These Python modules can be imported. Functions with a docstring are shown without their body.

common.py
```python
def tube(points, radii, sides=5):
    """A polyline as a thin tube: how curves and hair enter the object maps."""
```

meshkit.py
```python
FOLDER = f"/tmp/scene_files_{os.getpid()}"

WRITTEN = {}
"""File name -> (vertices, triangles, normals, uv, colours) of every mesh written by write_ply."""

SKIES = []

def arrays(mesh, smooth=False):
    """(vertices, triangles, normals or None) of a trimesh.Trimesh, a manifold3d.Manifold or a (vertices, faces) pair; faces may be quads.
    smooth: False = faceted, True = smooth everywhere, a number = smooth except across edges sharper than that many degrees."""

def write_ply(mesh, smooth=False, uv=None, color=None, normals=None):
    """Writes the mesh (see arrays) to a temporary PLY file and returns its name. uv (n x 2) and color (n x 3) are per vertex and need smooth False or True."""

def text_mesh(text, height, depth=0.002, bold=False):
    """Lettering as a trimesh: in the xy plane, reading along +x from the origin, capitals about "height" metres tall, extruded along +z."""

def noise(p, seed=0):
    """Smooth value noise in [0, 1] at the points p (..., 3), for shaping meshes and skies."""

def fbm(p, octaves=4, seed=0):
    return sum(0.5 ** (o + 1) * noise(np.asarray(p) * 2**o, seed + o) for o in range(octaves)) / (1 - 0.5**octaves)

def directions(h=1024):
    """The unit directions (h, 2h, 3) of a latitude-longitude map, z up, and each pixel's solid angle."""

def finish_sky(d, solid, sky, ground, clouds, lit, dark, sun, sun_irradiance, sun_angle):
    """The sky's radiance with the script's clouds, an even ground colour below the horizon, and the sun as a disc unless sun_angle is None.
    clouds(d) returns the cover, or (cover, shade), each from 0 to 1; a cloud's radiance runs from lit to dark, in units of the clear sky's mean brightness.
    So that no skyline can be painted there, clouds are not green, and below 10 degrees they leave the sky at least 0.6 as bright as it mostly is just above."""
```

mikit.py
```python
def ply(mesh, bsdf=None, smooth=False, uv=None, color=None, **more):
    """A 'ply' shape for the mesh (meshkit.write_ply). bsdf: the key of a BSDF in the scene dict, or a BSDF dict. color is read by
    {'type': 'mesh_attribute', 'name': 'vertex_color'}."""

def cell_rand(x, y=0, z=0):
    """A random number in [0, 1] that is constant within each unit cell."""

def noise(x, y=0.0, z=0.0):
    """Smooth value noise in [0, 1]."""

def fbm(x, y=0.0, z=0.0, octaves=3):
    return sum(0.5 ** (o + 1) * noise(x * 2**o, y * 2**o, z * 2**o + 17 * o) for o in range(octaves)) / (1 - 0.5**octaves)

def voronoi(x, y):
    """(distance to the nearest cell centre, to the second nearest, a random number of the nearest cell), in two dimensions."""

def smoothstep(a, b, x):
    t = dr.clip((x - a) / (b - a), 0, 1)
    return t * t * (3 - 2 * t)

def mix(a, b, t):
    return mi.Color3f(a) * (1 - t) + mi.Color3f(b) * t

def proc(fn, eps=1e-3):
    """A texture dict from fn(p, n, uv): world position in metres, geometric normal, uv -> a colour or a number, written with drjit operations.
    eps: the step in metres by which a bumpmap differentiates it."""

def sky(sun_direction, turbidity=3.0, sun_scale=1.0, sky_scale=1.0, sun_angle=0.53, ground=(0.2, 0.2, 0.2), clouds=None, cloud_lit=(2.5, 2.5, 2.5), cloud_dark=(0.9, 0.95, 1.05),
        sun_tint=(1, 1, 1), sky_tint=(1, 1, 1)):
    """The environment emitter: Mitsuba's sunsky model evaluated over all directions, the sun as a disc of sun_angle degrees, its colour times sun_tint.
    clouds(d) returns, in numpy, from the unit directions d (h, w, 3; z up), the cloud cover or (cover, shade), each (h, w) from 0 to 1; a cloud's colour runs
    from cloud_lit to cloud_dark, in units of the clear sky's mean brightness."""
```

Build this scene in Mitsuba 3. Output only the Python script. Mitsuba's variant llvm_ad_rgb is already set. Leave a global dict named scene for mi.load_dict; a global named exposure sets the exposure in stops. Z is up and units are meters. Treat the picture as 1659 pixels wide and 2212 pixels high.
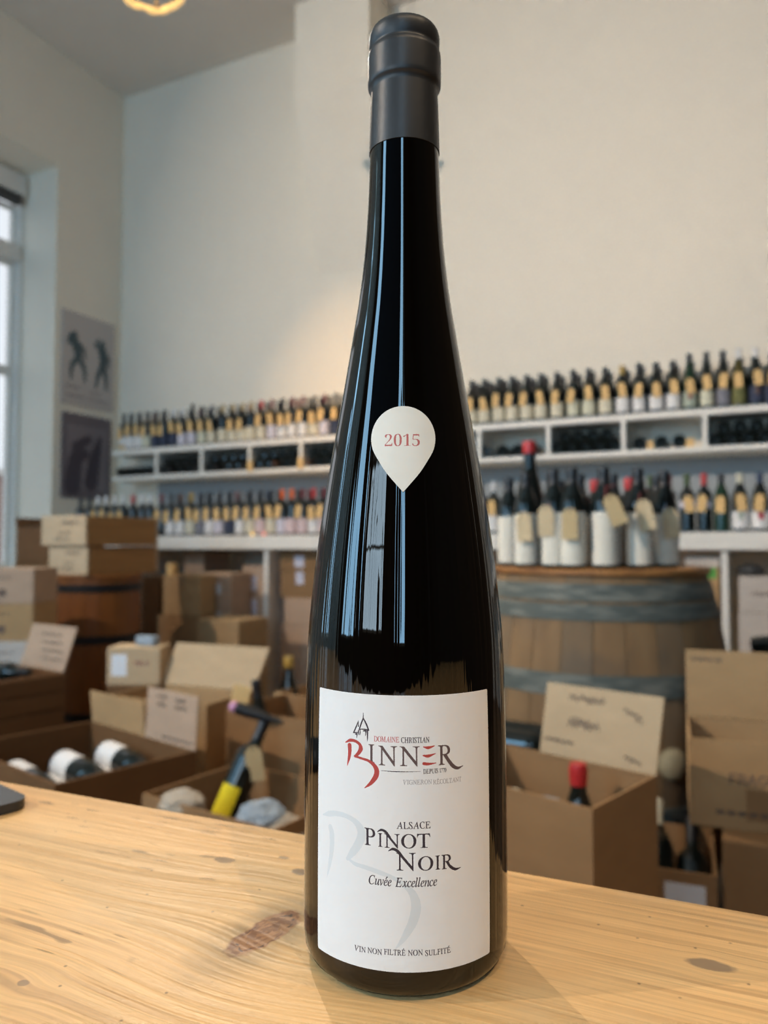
import math, random
import numpy as np
import trimesh, manifold3d
import mitsuba as mi
import drjit as dr
import mikit, meshkit
from shapely import Polygon, box as sbox, union_all, affinity, LineString, Point, MultiPoint
from mikit import noise, fbm, smoothstep, mix

T = mi.ScalarTransform4f
scene, labels = {}, {}
random.seed(7)

# ------------------------------------------------------------------ camera, light, exposure
CAM = np.array([0.0, 0.0, 1.0095])
FOCAL_PX, PITCH, YAW = 1660.0, math.atan(75 / 1660.0), math.radians(25.6)
FWD = np.array([-math.sin(YAW) * math.cos(PITCH), math.cos(YAW) * math.cos(PITCH), math.sin(PITCH)])
RGT = np.array([math.cos(YAW), math.sin(YAW), 0.0])
UPV = np.cross(RGT, FWD)
scene['camera'] = dict(type='thinlens', fov=2 * math.degrees(math.atan(829.5 / FOCAL_PX)), fov_axis='x',
                       to_world=T().look_at(origin=CAM.tolist(), target=(CAM + FWD).tolist(), up=[0, 0, 1]),
                       aperture_radius=0.00118, focus_distance=0.262, near_clip=0.01, far_clip=200.0)
exposure = -0.27
DAY_BLUE = [4.4, 8.6, 12.6]       # sky seen through the tall shop-front windows
DAY_SOFT = [5.6, 7.6, 9.2]        # street seen through the low shop window
LAMP_WARM = np.array([1.0, 0.62, 0.28])
LAMP_WARM_SOFT = np.array([1.0, 0.83, 0.66])
scene['sky'] = mikit.sky([-0.3, -0.5, 0.8], turbidity=4.0, sun_scale=0.0, sky_scale=4.5, ground=(0.25, 0.24, 0.23),
                         clouds=lambda d: 0.75 + 0.25 * meshkit.fbm(d * 3.0, 3, 5), cloud_lit=(2.4, 2.5, 2.6), cloud_dark=(1.5, 1.6, 1.75))
scene['sky']['sampling_weight'] = 2.0


# ------------------------------------------------------------------ helpers
def ray(px, py):
    return FWD + (px - 829.5) / FOCAL_PX * RGT - (py - 1106.0) / FOCAL_PX * UPV


def on_y(px, py, y):
    r = ray(px, py)
    return CAM + r * y / r[1]


def on_z(px, py, z):
    r = ray(px, py)
    return CAM + r * (z - CAM[2]) / r[2]


def at_depth(px, py, d):
    return CAM + ray(px, py) * d


def mat(name, d):
    scene[name] = d
    return name


def rgb(*c):
    return {'type': 'rgb', 'value': list(map(float, c))}


def plain(name, c, rough=0.6, spec=0.3, **kw):
    return mat(name, {'type': 'twosided', 'bsdf': {'type': 'principled', 'base_color': rgb(*c), 'roughness': rough, 'specular': spec, **kw}})


def textured(name, fn, rough=0.6, spec=0.3, bump=None, eps=1e-3, scale=1.0, **kw):
    b = {'type': 'principled', 'base_color': mikit.proc(fn), 'roughness': rough, 'specular': spec, **kw}
    if bump is not None:
        b = {'type': 'bumpmap', 'arbitrary': mikit.proc(bump, eps), 'scale': scale, 'bsdf': b}
    return mat(name, {'type': 'twosided', 'bsdf': b})


def numbered(name, suffix=''):
    taken = lambda k: k in labels or k in scene or any(s.startswith(k + '__') for s in _roots.get(k, ()))
    key, i = name, 0
    while key in _used:
        i = _next.get(name, 0) + 1
        _next[name] = i
        key = '%s_%03d' % (name, i)
    _used.add(key)
    return key


_used, _next, _roots = set(), {}, {}


def thing(name, label, cat, group=None, kind=None):
    key = numbered(name)
    labels[key] = {'label': label, 'category': cat}
    if group:
        labels[key]['group'] = group
    if kind:
        labels[key]['kind'] = kind
    return key


def struct(name, label=None, cat=None):
    key = numbered(name)
    labels[key] = {'kind': 'structure'}
    if label:
        labels[key]['label'] = label
        labels[key]['category'] = cat
    return key


def put(key, mesh, bsdf, smooth=False, to_world=None, **kw):
    """one shape entry; a mesh may be a ready ply dict that several entries share"""
    d = dict(mesh) if isinstance(mesh, dict) else mikit.ply(mesh, None, smooth, **kw)
    if bsdf is not None:
        d['bsdf'] = {'type': 'ref', 'id': bsdf}
    if to_world is not None:
        d['to_world'] = to_world
    scene[key] = d
    return key


def part(parent, name, mesh, bsdf, smooth=False, to_world=None, label=None, **kw):
    key = numbered(parent + '__' + name)
    put(key, mesh, bsdf, smooth, to_world, **kw)
    if label:
        labels[key] = {'label': label}
    return key


def cat(*ms):
    return trimesh.util.concatenate([m for m in ms if m is not None])


def bx(x0, x1, y0, y1, z0, z1):
    m = trimesh.creation.box([x1 - x0, y1 - y0, z1 - z0])
    m.apply_translation([(x0 + x1) / 2, (y0 + y1) / 2, (z0 + z1) / 2])
    return m


def rbx(x0, x1, y0, y1, z0, z1, r=0.003):
    """box with chamfered edges"""
    p = []
    for sx, x in ((1, x0), (-1, x1)):
        for sy, y in ((1, y0), (-1, y1)):
            for sz, z in ((1, z0), (-1, z1)):
                p += [[x, y + sy * r, z + sz * r], [x + sx * r, y, z + sz * r], [x + sx * r, y + sy * r, z]]
    return trimesh.convex.convex_hull(np.array(p))


def lathe(profile, n=32):
    p = np.asarray(profile, float)
    a = np.arange(n) * 2 * np.pi / n
    v = np.stack([p[:, 0][:, None] * np.cos(a), p[:, 0][:, None] * np.sin(a), np.repeat(p[:, 1][:, None], n, 1)], -1).reshape(-1, 3)
    f = []
    for i in range(len(p) - 1):
        for j in range(n):
            k = (j + 1) % n
            a0, a1, b0, b1 = i * n + j, i * n + k, (i + 1) * n + j, (i + 1) * n + k
            if p[i + 1, 0] > 1e-9:
                f.append([a0, b1, b0])
            if p[i, 0] > 1e-9:
                f.append([a0, a1, b1])
    m = trimesh.Trimesh(v, f, process=False)
    m.merge_vertices()
    return m


def tubes(pts, r, n=8):
    from common import tube
    return trimesh.Trimesh(*tube(np.asarray(pts, float), r, n), process=False)


def extrude(poly, h):
    gs = [g for g in getattr(poly, 'geoms', [poly]) if g.area > 0]
    return cat(*[trimesh.creation.extrude_polygon(g, h, engine='earcut') for g in gs])


def moved(m, xyz=(0, 0, 0), rotz=0, rotx=0, roty=0):
    m = m.copy()
    for ang, ax in ((rotx, [1, 0, 0]), (roty, [0, 1, 0]), (rotz, [0, 0, 1])):
        if ang:
            m.apply_transform(trimesh.transformations.rotation_matrix(math.radians(ang), ax))
    m.apply_translation(xyz)
    return m


def curve(pts, n=10):
    """Catmull-Rom through the points"""
    p = np.asarray(pts, float)
    q = np.vstack([2 * p[0] - p[1], p, 2 * p[-1] - p[-2]])
    out = []
    for i in range(1, len(q) - 2):
        for t in np.linspace(0, 1, n, endpoint=False):
            a, b, c, d = q[i - 1:i + 3]
            out.append(.5 * (2 * b + (c - a) * t + (2 * a - 5 * b + 4 * c - d) * t * t + (3 * b - a - 3 * c + d) * t ** 3))
    return np.array(out + [p[-1]])


def brush(pts, widths, n=8):
    """a pen stroke whose width runs through the given widths, as a polygon"""
    c = curve(pts, n)
    w = np.interp(np.linspace(0, 1, len(c)), np.linspace(0, 1, len(widths)), widths)
    discs = [Point(a).buffer(max(b, 1e-6) / 2, 6) for a, b in zip(c, w)]
    return union_all([MultiPoint([*a.exterior.coords, *b.exterior.coords]).convex_hull for a, b in zip(discs, discs[1:])])


def floats(s):
    return [tuple(map(float, q.split(','))) for q in s.split()]


WORDS = 'first second third fourth fifth sixth seventh eighth ninth tenth eleventh twelfth thirteenth fourteenth fifteenth sixteenth seventeenth eighteenth nineteenth twentieth'.split()


def ordinal(i):
    return WORDS[i] if i < 20 else ('twenty-' + WORDS[i - 20] if i < 29 else 'thirtieth')


# ------------------------------------------------------------------ materials
plain('wall_paint', (0.78, 0.71, 0.60), 0.9, 0.1)
plain('ceiling_paint', (0.66, 0.60, 0.53), 0.9, 0.1)
plain('white_paint', (0.73, 0.695, 0.63), 0.5, 0.3)
plain('window_paint', (0.72, 0.70, 0.66), 0.5, 0.3)
plain('panel_paint', (0.31, 0.33, 0.34), 0.8, 0.1)
plain('rail_black', (0.05, 0.05, 0.05), 0.5)
textured('dark_reflected_wall', lambda p, n, uv: mix((.055, .034, .020), (.11, .070, .042), fbm(p.x * 9 + p.y * 9, p.z * .7)), 0.6)  # wall tone and streaks invented to darken the tall bottle's reflections
textured('floor_boards', lambda p, n, uv: mix((.16, .09, .045), (.26, .15, .075), fbm(p.x * 2, p.y * 30)), 0.5)
mat('window_glass', {'type': 'thindielectric', 'int_ior': 1.5})
TABLE_ROT = math.radians(1.5)


def table_uv(p):
    c, s = math.cos(TABLE_ROT), math.sin(TABLE_ROT)
    return p.x * c + p.y * s, -p.x * s + p.y * c


# knots of the table top: world x, y, half length along grain, half width across, darkness, deflection radius
KNOTS = [(-.1735, .2560, .0085, .0215, 1.0, .034), (-.2305, .3045, .0058, .0034, .75, .006), (-.2062, .3193, .0032, .0017, .7, .003),
         (-.1905, .3088, .0050, .0034, .85, .006), (-.0160, .3048, .0088, .0042, .8, .006), (-.2285, .1905, .0024, .0020, .7, .008),
         (-.2420, .1880, .0020, .0012, .6, .006)]


def table_grain(p):
    u, v = table_uv(p)
    w = v + .004 * (noise(u * 3.0, v * 3) - .5) + .0012 * (noise(u * 16, v * 26) - .5)
    for x, y, a, b, k, r in KNOTS:
        c, s = math.cos(TABLE_ROT), math.sin(TABLE_ROT)
        du, dv = u - (x * c + y * s), v - (-x * s + y * c)
        g = dr.exp(-dr.square(du / (1.5 * r)) - dr.square(dv / (1.5 * r)))
        w = w - 0.45 * g * dv + 0.12 * g * r * dr.sin(du / r * 1.2)
    return u, v, w


def table_colour(p, n, uv):
    u, v, w = table_grain(p)
    ring = fbm(w * 150, u * 1.3, 3.0)
    line = smoothstep(.55, .72, ring)
    thin = smoothstep(.62, .80, noise(w * 420, u * 7, 6.0)) * smoothstep(.25, .7, noise(w * 30, u * 2.0, 11.0) + .35 * smoothstep(-.10, .0, p.x))
    fine = noise(w * 1000, u * 26, 5.0)
    pore = smoothstep(.80, .92, noise(w * 520, u * 60, 9.0)) * smoothstep(.4, .7, noise(w * 40, u * 9, 2.0))
    broad = fbm(w * 18, u * 1.2, 7.0)
    c = mix((.71, .435, .188), (.62, .355, .138), smoothstep(.3, .75, broad))
    c = mix(c, (.50, .285, .11), .40 * line)
    c = mix(c, (.38, .20, .075), .50 * thin)
    c = c * (.84 + .20 * fine + .12 * noise(w * 2200, u * 70, 8.0))
    c = mix(c, (.20, .115, .05), .65 * pore)
    for i, (x, y, a, b, k, r) in enumerate(KNOTS):
        cc, s = math.cos(TABLE_ROT), math.sin(TABLE_ROT)
        du, dv = u - (x * cc + y * s), v - (-x * s + y * cc)
        du = du - (.12 * dv if i == 0 else 0)
        d = dr.sqrt(dr.square(du / a) + dr.square(dv / b)) + .35 * (fbm(p.x * 260, p.y * 260, i) - .5)
        if i == 0:
            halo = (1 - smoothstep(.9, 2.6, d)) * (.35 + .65 * noise(w * 500, u * 40, 4.0))
            c = mix(c, (.19, .135, .07), .72 * halo)
            c = mix(c, mix((.33, .150, .058), (.20, .08, .03), smoothstep(.42, .60, fbm(d * 7, du * 300, dv * 200))), 1 - smoothstep(.82, 1.05, d))
            crack = smoothstep(.05, .0, dr.abs(d - .72)) * smoothstep(.40, .55, noise(du * 700, dv * 400, 1.0))
            c = mix(c, (.03, .015, .01), .9 * crack)
        else:
            c = mix(c, (.20, .13, .08), k * (1 - smoothstep(.75, 1.1, d)))
    speck = smoothstep(.0, .0007, .0009 - mikit.voronoi(p.x * 55, p.y * 55)[0] / 55) * smoothstep(.7, .8, mikit.voronoi(p.x * 55, p.y * 55)[2])
    c = mix(c, (.13, .075, .035), .7 * speck)
    scuff = smoothstep(.60, .75, fbm(p.x * 30, p.y * 30, 8.0)) * .10
    return mix(c, (.66, .52, .33), scuff)


def table_relief(p, n, uv):
    u, v, w = table_grain(p)
    return fbm(w * 150, u * 1.3, 3.0) * .6 + .3 * noise(w * 420, u * 7, 6.0) + .2 * noise(w * 1000, u * 26, 5.0)


textured('pine_top', table_colour, 0.42, 0.35, table_relief, 4e-4, 7e-4)
plain('pine_dark', (.30, .17, .07), 0.6)


def cardboard(name, c, z=0.0):
    lo, hi = tuple(.90 * q for q in c), tuple(1.08 * q for q in c)
    textured(name, lambda p, n, uv: mix(lo, hi, fbm(p.x * 14 + z, p.y * 14, p.z * 30)), 0.85, 0.15)


cardboard('card_tan', (.40, .25, .125), 1)
cardboard('card_brown', (.285, .160, .075), 2)
cardboard('card_pale', (.50, .36, .22), 3)
cardboard('card_pink', (.44, .305, .215), 4)
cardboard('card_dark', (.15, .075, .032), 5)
cardboard('card_grey', (.52, .46, .41), 6)
plain('tape', (.36, .22, .12), 0.3, 0.5)
plain('tape_green', (.08, .30, .05), 0.4)
plain('ink_blue', (.02, .03, .10), 0.7)
plain('ink_pen', (.13, .09, .07), 0.8)
plain('ink_red', (.26, .10, .08), 0.8)
plain('paper_white', (.74, .74, .76), 0.8, 0.2)
plain('paper_lilac', (.60, .58, .66), 0.5, 0.4)
plain('paper_blue', (.27, .32, .37), 0.6, 0.3)
plain('tissue', (.40, .34, .27), 0.9, 0.1)
textured('crate_wood', lambda p, n, uv: mix((.42, .215, .075), (.30, .14, .045), fbm(p.y * 4, p.x * 6, p.z * 90)), 0.6)
textured('crate_end', lambda p, n, uv: mix((.60, .45, .30), (.50, .36, .22), fbm(p.x * 6, p.y * 4, p.z * 80)), 0.7)
textured('crate_dark', lambda p, n, uv: mix((.17, .080, .030), (.12, .052, .02), fbm(p.y * 5, p.x * 5, p.z * 90)), 0.6)
textured('oak', lambda p, n, uv: mix(mix((.25, .150, .072), (.165, .092, .042), fbm(p.x * 30, p.y * 30, p.z * 3.5)), (.12, .08, .05), .5 * smoothstep(.55, .75, fbm(p.x * 9, p.y * 9, p.z * 6))), 0.75)
textured('oak_grey', lambda p, n, uv: mix(mix((.205, .135, .078), (.14, .088, .046), fbm(p.x * 30, p.y * 30, p.z * 3.5)), (.10, .08, .06), .5 * smoothstep(.5, .75, fbm(p.x * 9, p.y * 9, p.z * 6))), 0.75)
textured('oak_lid', lambda p, n, uv: mix((.34, .15, .045), (.13, .05, .018), smoothstep(.35, .7, fbm(p.x * 12, p.y * 12, p.z * 40))), 0.55)
textured('red_wood', lambda p, n, uv: mix((.26, .095, .025), (.18, .06, .016), fbm(p.x * 14, p.y * 14, p.z * 3)), 0.45)
textured('hoop_steel', lambda p, n, uv: mix((.085, .095, .085), (.17, .17, .145), smoothstep(.4, .75, fbm(p.x * 16, p.y * 16, p.z * 60))), 0.65, 0.15)
plain('hoop_black', (.010, .010, .011), 0.5)
plain('bung', (.28, .23, .14), 0.8)
# bottles
plain('glass_dark', (.006, .009, .008), 0.05, 0.55)
plain('glass_green', (.008, .030, .014), 0.08, 0.55)
plain('glass_olive', (.06, .05, .012), 0.08, 0.55)
CAPS = dict(black=(.012, .012, .013), white=(.70, .68, .66), red=(.42, .022, .022), maroon=(.13, .012, .014), orange=(.70, .12, .012), gold=(.42, .27, .06),
            navy=(.02, .035, .075), green=(.045, .075, .015), grey=(.11, .11, .11), tan=(.44, .34, .18), brown=(.10, .05, .03), cream=(.55, .52, .40), pink=(.55, .26, .40))
for k, c in CAPS.items():
    plain('cap_' + k, c, 0.35, 0.45)
LABS = dict(warm=(.70, .64, .53), white=(.74, .72, .70), cream=(.66, .60, .46), ivory=(.62, .60, .46), lilac=(.62, .58, .64), pink=(.64, .50, .50), navy=(.045, .055, .09), grey=(.20, .20, .23),
            sage=(.36, .40, .33), olive=(.15, .15, .06), yellow=(.72, .56, .02), blue=(.10, .17, .30))
for k, c in LABS.items():
    plain('label_' + k, c, 0.75, 0.2)
plain('tag_card', (.70, .46, .20), 0.8, 0.2)
plain('tag_card_pale', (.60, .46, .28), 0.8, 0.2)
plain('tag_card_dull', (.52, .38, .20), 0.8, 0.2)
plain('string_red', (.22, .05, .05), 0.9)
plain('poster_paper', (.46, .42, .40), 0.7)
plain('poster_figure', (.07, .10, .11), 0.8)
plain('poster_plum', (.15, .125, .14), 0.6)
plain('poster_plum_light', (.21, .18, .195), 0.6)
plain('poster_plum_dark', (.075, .062, .078), 0.6)
plain('backdrop_navy', (.05, .11, .19), 0.8)
plain('phone_black', (.020, .024, .030), 0.35, 0.5)

# ------------------------------------------------------------------ room
ROOM_L, ROOM_R, ROOM_B, ROOM_F, ROOM_TOP = -4.90, 3.0, 4.95, -2.8, 4.95


def wall_mesh(axis, inner, outer, a0, a1, z0, z1, holes):
    cuts = sorted({a0, a1, *[h[0] for h in holes], *[h[1] for h in holes]})
    parts = []
    for c0, c1 in zip(cuts, cuts[1:]):
        hs = sorted((h[2], h[3]) for h in holes if h[0] <= c0 and h[1] >= c1)
        z = z0
        for b0, b1 in [*hs, (z1, None)]:
            if b0 > z:
                lo, hi = min(inner, outer), max(inner, outer)
                parts.append(bx(c0, c1, lo, hi, z, b0) if axis == 'y' else bx(lo, hi, c0, c1, z, b0))
            z = b1
    return cat(*parts)


WIN_1 = (2.30, 4.253, 0.80, 4.02)
WIN_SIDE = (-0.85, -0.42, 0.80, 3.9)
WIN_TALL_A = (-3.95, -2.75, 0.95, 4.3)
WIN_TALL_B = (0.62, 1.12, 0.95, 4.3)
WIN_LOW = (-1.80, -0.40, 1.10, 2.60)
put(struct('wall_left'), wall_mesh('x', ROOM_L, ROOM_L - .45, ROOM_F - .4, ROOM_B + .3, 0, ROOM_TOP, [WIN_SIDE, WIN_1]), 'wall_paint')
put(struct('wall_back'), bx(ROOM_L, ROOM_R, ROOM_B, ROOM_B + .3, 0, ROOM_TOP), 'wall_paint')
put(struct('wall_right'), bx(ROOM_R, ROOM_R + .3, ROOM_F - .4, ROOM_B + .3, 0, ROOM_TOP), 'dark_reflected_wall')
put(struct('wall_front'), wall_mesh('y', ROOM_F, ROOM_F - .4, ROOM_L, ROOM_R, 0, ROOM_TOP, [WIN_TALL_A, WIN_LOW, WIN_TALL_B]), 'dark_reflected_wall')
put(struct('floor'), bx(ROOM_L - .45, ROOM_R + .3, ROOM_F - .4, ROOM_B + .3, -.1, 0), 'floor_boards')
put(struct('ceiling'), bx(ROOM_L - .45, ROOM_R + .3, ROOM_F - .4, ROOM_B + .3, ROOM_TOP, ROOM_TOP + .1), 'ceiling_paint')
put(struct('wall_duct'), trimesh.convex.convex_hull(np.array([[x, y, z] for x in (-2.925, -2.325) for y, z in ((4.61, ROOM_TOP), (4.61, 4.25), (ROOM_B, 3.05), (ROOM_B, ROOM_TOP))])), 'wall_paint')
put(struct('baseboard_back'), bx(ROOM_L, ROOM_R, 4.93, ROOM_B, 0, .15), 'white_paint')
put(struct('baseboard_left'), bx(ROOM_L, ROOM_L + .02, ROOM_F, 4.93, 0, .15), 'white_paint')


def bar_frame(axis, plane, depth, a0, a1, z0, z1, w):
    lo, hi = plane - depth / 2, plane + depth / 2
    b = (lambda p, q, r, s: bx(p, q, lo, hi, r, s)) if axis == 'y' else (lambda p, q, r, s: bx(lo, hi, p, q, r, s))
    return cat(b(a0, a0 + w, z0, z1), b(a1 - w, a1, z0, z1), b(a0 + w, a1 - w, z0, z0 + w), b(a0 + w, a1 - w, z1 - w, z1))


def pane_mesh(axis, plane, a0, a1, z0, z1, face):
    """a single sheet whose normal points along +axis or -axis"""
    v = [[a0, plane, z0], [a1, plane, z0], [a1, plane, z1], [a0, plane, z1]] if axis == 'y' else [[plane, a0, z0], [plane, a1, z0], [plane, a1, z1], [plane, a0, z1]]
    f = np.array([[0, 1, 2], [0, 2, 3]])
    if (axis == 'y') == (face > 0):
        f = f[:, ::-1]
    return trimesh.Trimesh(v, f, process=False)


# window_1: the tall sash window in view, with real glass and the street outside
w1 = struct('window_1')
y0, y1, z0, z1 = WIN_1
X1 = -5.31
part(w1, 'frame', bar_frame('x', X1 - .02, .12, y0, y1, z0, z1, .035), 'window_paint')
part(w1, 'blind_rail', bx(X1 + .02, X1 + .10, y0 + .045, y1 - .03, z1 - .20, z1 - .045), 'window_paint')
part(w1, 'blind_slot', bx(X1 + .015, X1 + .085, y0 + .05, y1 - .06, z1 - .27, z1 - .20), 'rail_black')
zt = 3.36
part(w1, 'transom', bx(X1 - .06, X1 + .06, y0 + .045, y1 - .045, zt - .06, zt + .06), 'window_paint')
for nm, a, b, w in (('upper_sash', zt + .06, z1 - .27, .030), ('lower_sash', zt - .95, zt - .06, .036), ('bottom_sash', z0 + .045, zt - .95, .036)):
    part(w1, nm, bar_frame('x', X1 - .03, .05, y0 + .035, y1 - .035, a, b, w), 'window_paint')
    part(w1, 'pane', pane_mesh('x', X1 - .03, y0 + .035 + w, y1 - .035 - w, a + w, b - w, 1), 'window_glass')
part(w1, 'sill', rbx(X1 + .02, ROOM_L + .05, y0 - .04, y1 + .04, z0 - .04, z0, .004), 'white_paint')


# the shop-front windows behind the camera: frames, bars and daylit panes
def lit_window(n, axis, plane, spec, cols, rows, light, into):
    w = struct('window_%d' % n)
    a0, a1, z0, z1 = spec
    part(w, 'frame', bar_frame(axis, plane, .09, a0, a1, z0, z1, .05), 'window_paint')
    aa, zz = np.linspace(a0 + .05, a1 - .05, cols + 1), np.linspace(z0 + .05, z1 - .05, rows + 1)
    for i in range(1, cols):
        b = (aa[i] - .018, aa[i] + .018, plane - .03, plane + .03, z0 + .05, z1 - .05)
        part(w, 'mullion', bx(*b) if axis == 'y' else bx(b[2], b[3], b[0], b[1], b[4], b[5]), 'window_paint')
    for i in range(1, rows):
        b = (a0 + .05, a1 - .05, plane - .025, plane + .025, zz[i] - .018, zz[i] + .018)
        part(w, 'glazing_bar', bx(*b) if axis == 'y' else bx(b[2], b[3], b[0], b[1], b[4], b[5]), 'window_paint')
    k = part(w, 'pane', pane_mesh(axis, plane - .031 * into, a0 + .05, a1 - .05, z0 + .05, z1 - .05, into), 'paper_white')
    scene[k]['emitter'] = {'type': 'area', 'radiance': rgb(*light)}


lit_window(2, 'y', ROOM_F - .08, WIN_TALL_A, 1, 1, DAY_BLUE, 1)
lit_window(3, 'y', ROOM_F - .25, WIN_LOW, 3, 2, DAY_SOFT, 1)
lit_window(4, 'y', ROOM_F - .25, WIN_TALL_B, 1, 1, DAY_BLUE, 1)
lit_window(5, 'x', ROOM_L - .28, WIN_SIDE, 1, 1, DAY_BLUE, 1)

bl = thing('reflection_backdrop', 'added unseen navy blind between the tall shop-front windows', 'backdrop')  # added out of view so the bottle reflects navy between the window stripes
part(bl, 'fabric', bx(-2.70, .56, ROOM_F + .02, ROOM_F + .024, 2.74, 4.66), 'backdrop_navy')
part(bl, 'top_bar', bx(-2.72, .58, ROOM_F + .01, ROOM_F + .07, 4.66, 4.72), 'white_paint')

# the house across the street, seen through the window
textured('brick_far', lambda p, n, uv: mix((.34, .17, .13), (.42, .30, .26), fbm(p.y * 9, p.z * 14)), 0.9)
plain('dark_pane', (.05, .07, .10), 0.1, 0.5)
hs = thing('house', 'brick town house across the street, seen through the tall sash window', 'house')
part(hs, 'facade', bx(-42, -40, 2, 64, -1, 5.2), 'brick_far')
part(hs, 'roof', bx(-42, -39.8, 2, 64, 5.2, 5.6), 'window_paint')
for k in range(12):
    for z in (0.6, 3.0):
        wn = part(hs, 'window', bx(-40.04, -39.96, 16 + 4 * k, 17.8 + 4 * k, z, z + 1.7), 'white_paint')
        part(wn, 'pane', bx(-39.98, -39.94, 16.12 + 4 * k, 17.68 + 4 * k, z + .12, z + 1.58), 'dark_pane')

# posters on the left wall
ps = thing('poster', 'pale poster with two dark standing figures, above the plum poster beside the window', 'poster')
part(ps, 'sheet', bx(ROOM_L, ROOM_L + .012, 4.315, 4.865, 2.152, 2.900), 'poster_paper')


def figure(strokes, y, z, s):
    g = union_all([brush([(y + s * a, z + s * b) for a, b in pts], [w * s * 1.1 for w in ws]) for pts, ws in strokes])
    m = extrude(g, .002)
    m.apply_transform(np.array([[0, 0, 1, ROOM_L + .0125], [1, 0, 0, 0], [0, 1, 0, 0], [0, 0, 0, 1.0]]))
    return m


crouch = [([(-.15, .95), (-.08, 1.0)], [.13, .13]), ([(-.1, .86), (.02, .62), (.02, .45)], [.22, .2, .16]), ([(.02, .48), (-.15, .28), (-.17, .0)], [.13, .1, .05]),
          ([(.03, .48), (.2, .28), (.22, .0)], [.13, .1, .05]), ([(-.08, .85), (.16, .72), (.22, .5)], [.1, .08, .04]), ([(-.1, .86), (-.24, .8), (-.22, .95)], [.1, .08, .06])]
reach = [([(.0, .95), (.04, 1.0)], [.12, .12]), ([(.02, .88), (.06, .62), (.05, .46)], [.2, .18, .15]), ([(.03, .48), (-.08, .26), (-.14, .0)], [.13, .1, .05]),
         ([(.07, .48), (.14, .26), (.16, .0)], [.13, .1, .05]), ([(.0, .86), (-.16, .92), (-.08, 1.05)], [.08, .06, .05]), ([(.08, .84), (.2, .68), (.2, .5)], [.09, .07, .04])]
part(ps, 'figure', figure(crouch, 4.47, 2.36, .36), 'poster_figure')
part(ps, 'figure', figure(reach, 4.72, 2.33, .38), 'poster_figure')
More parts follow.
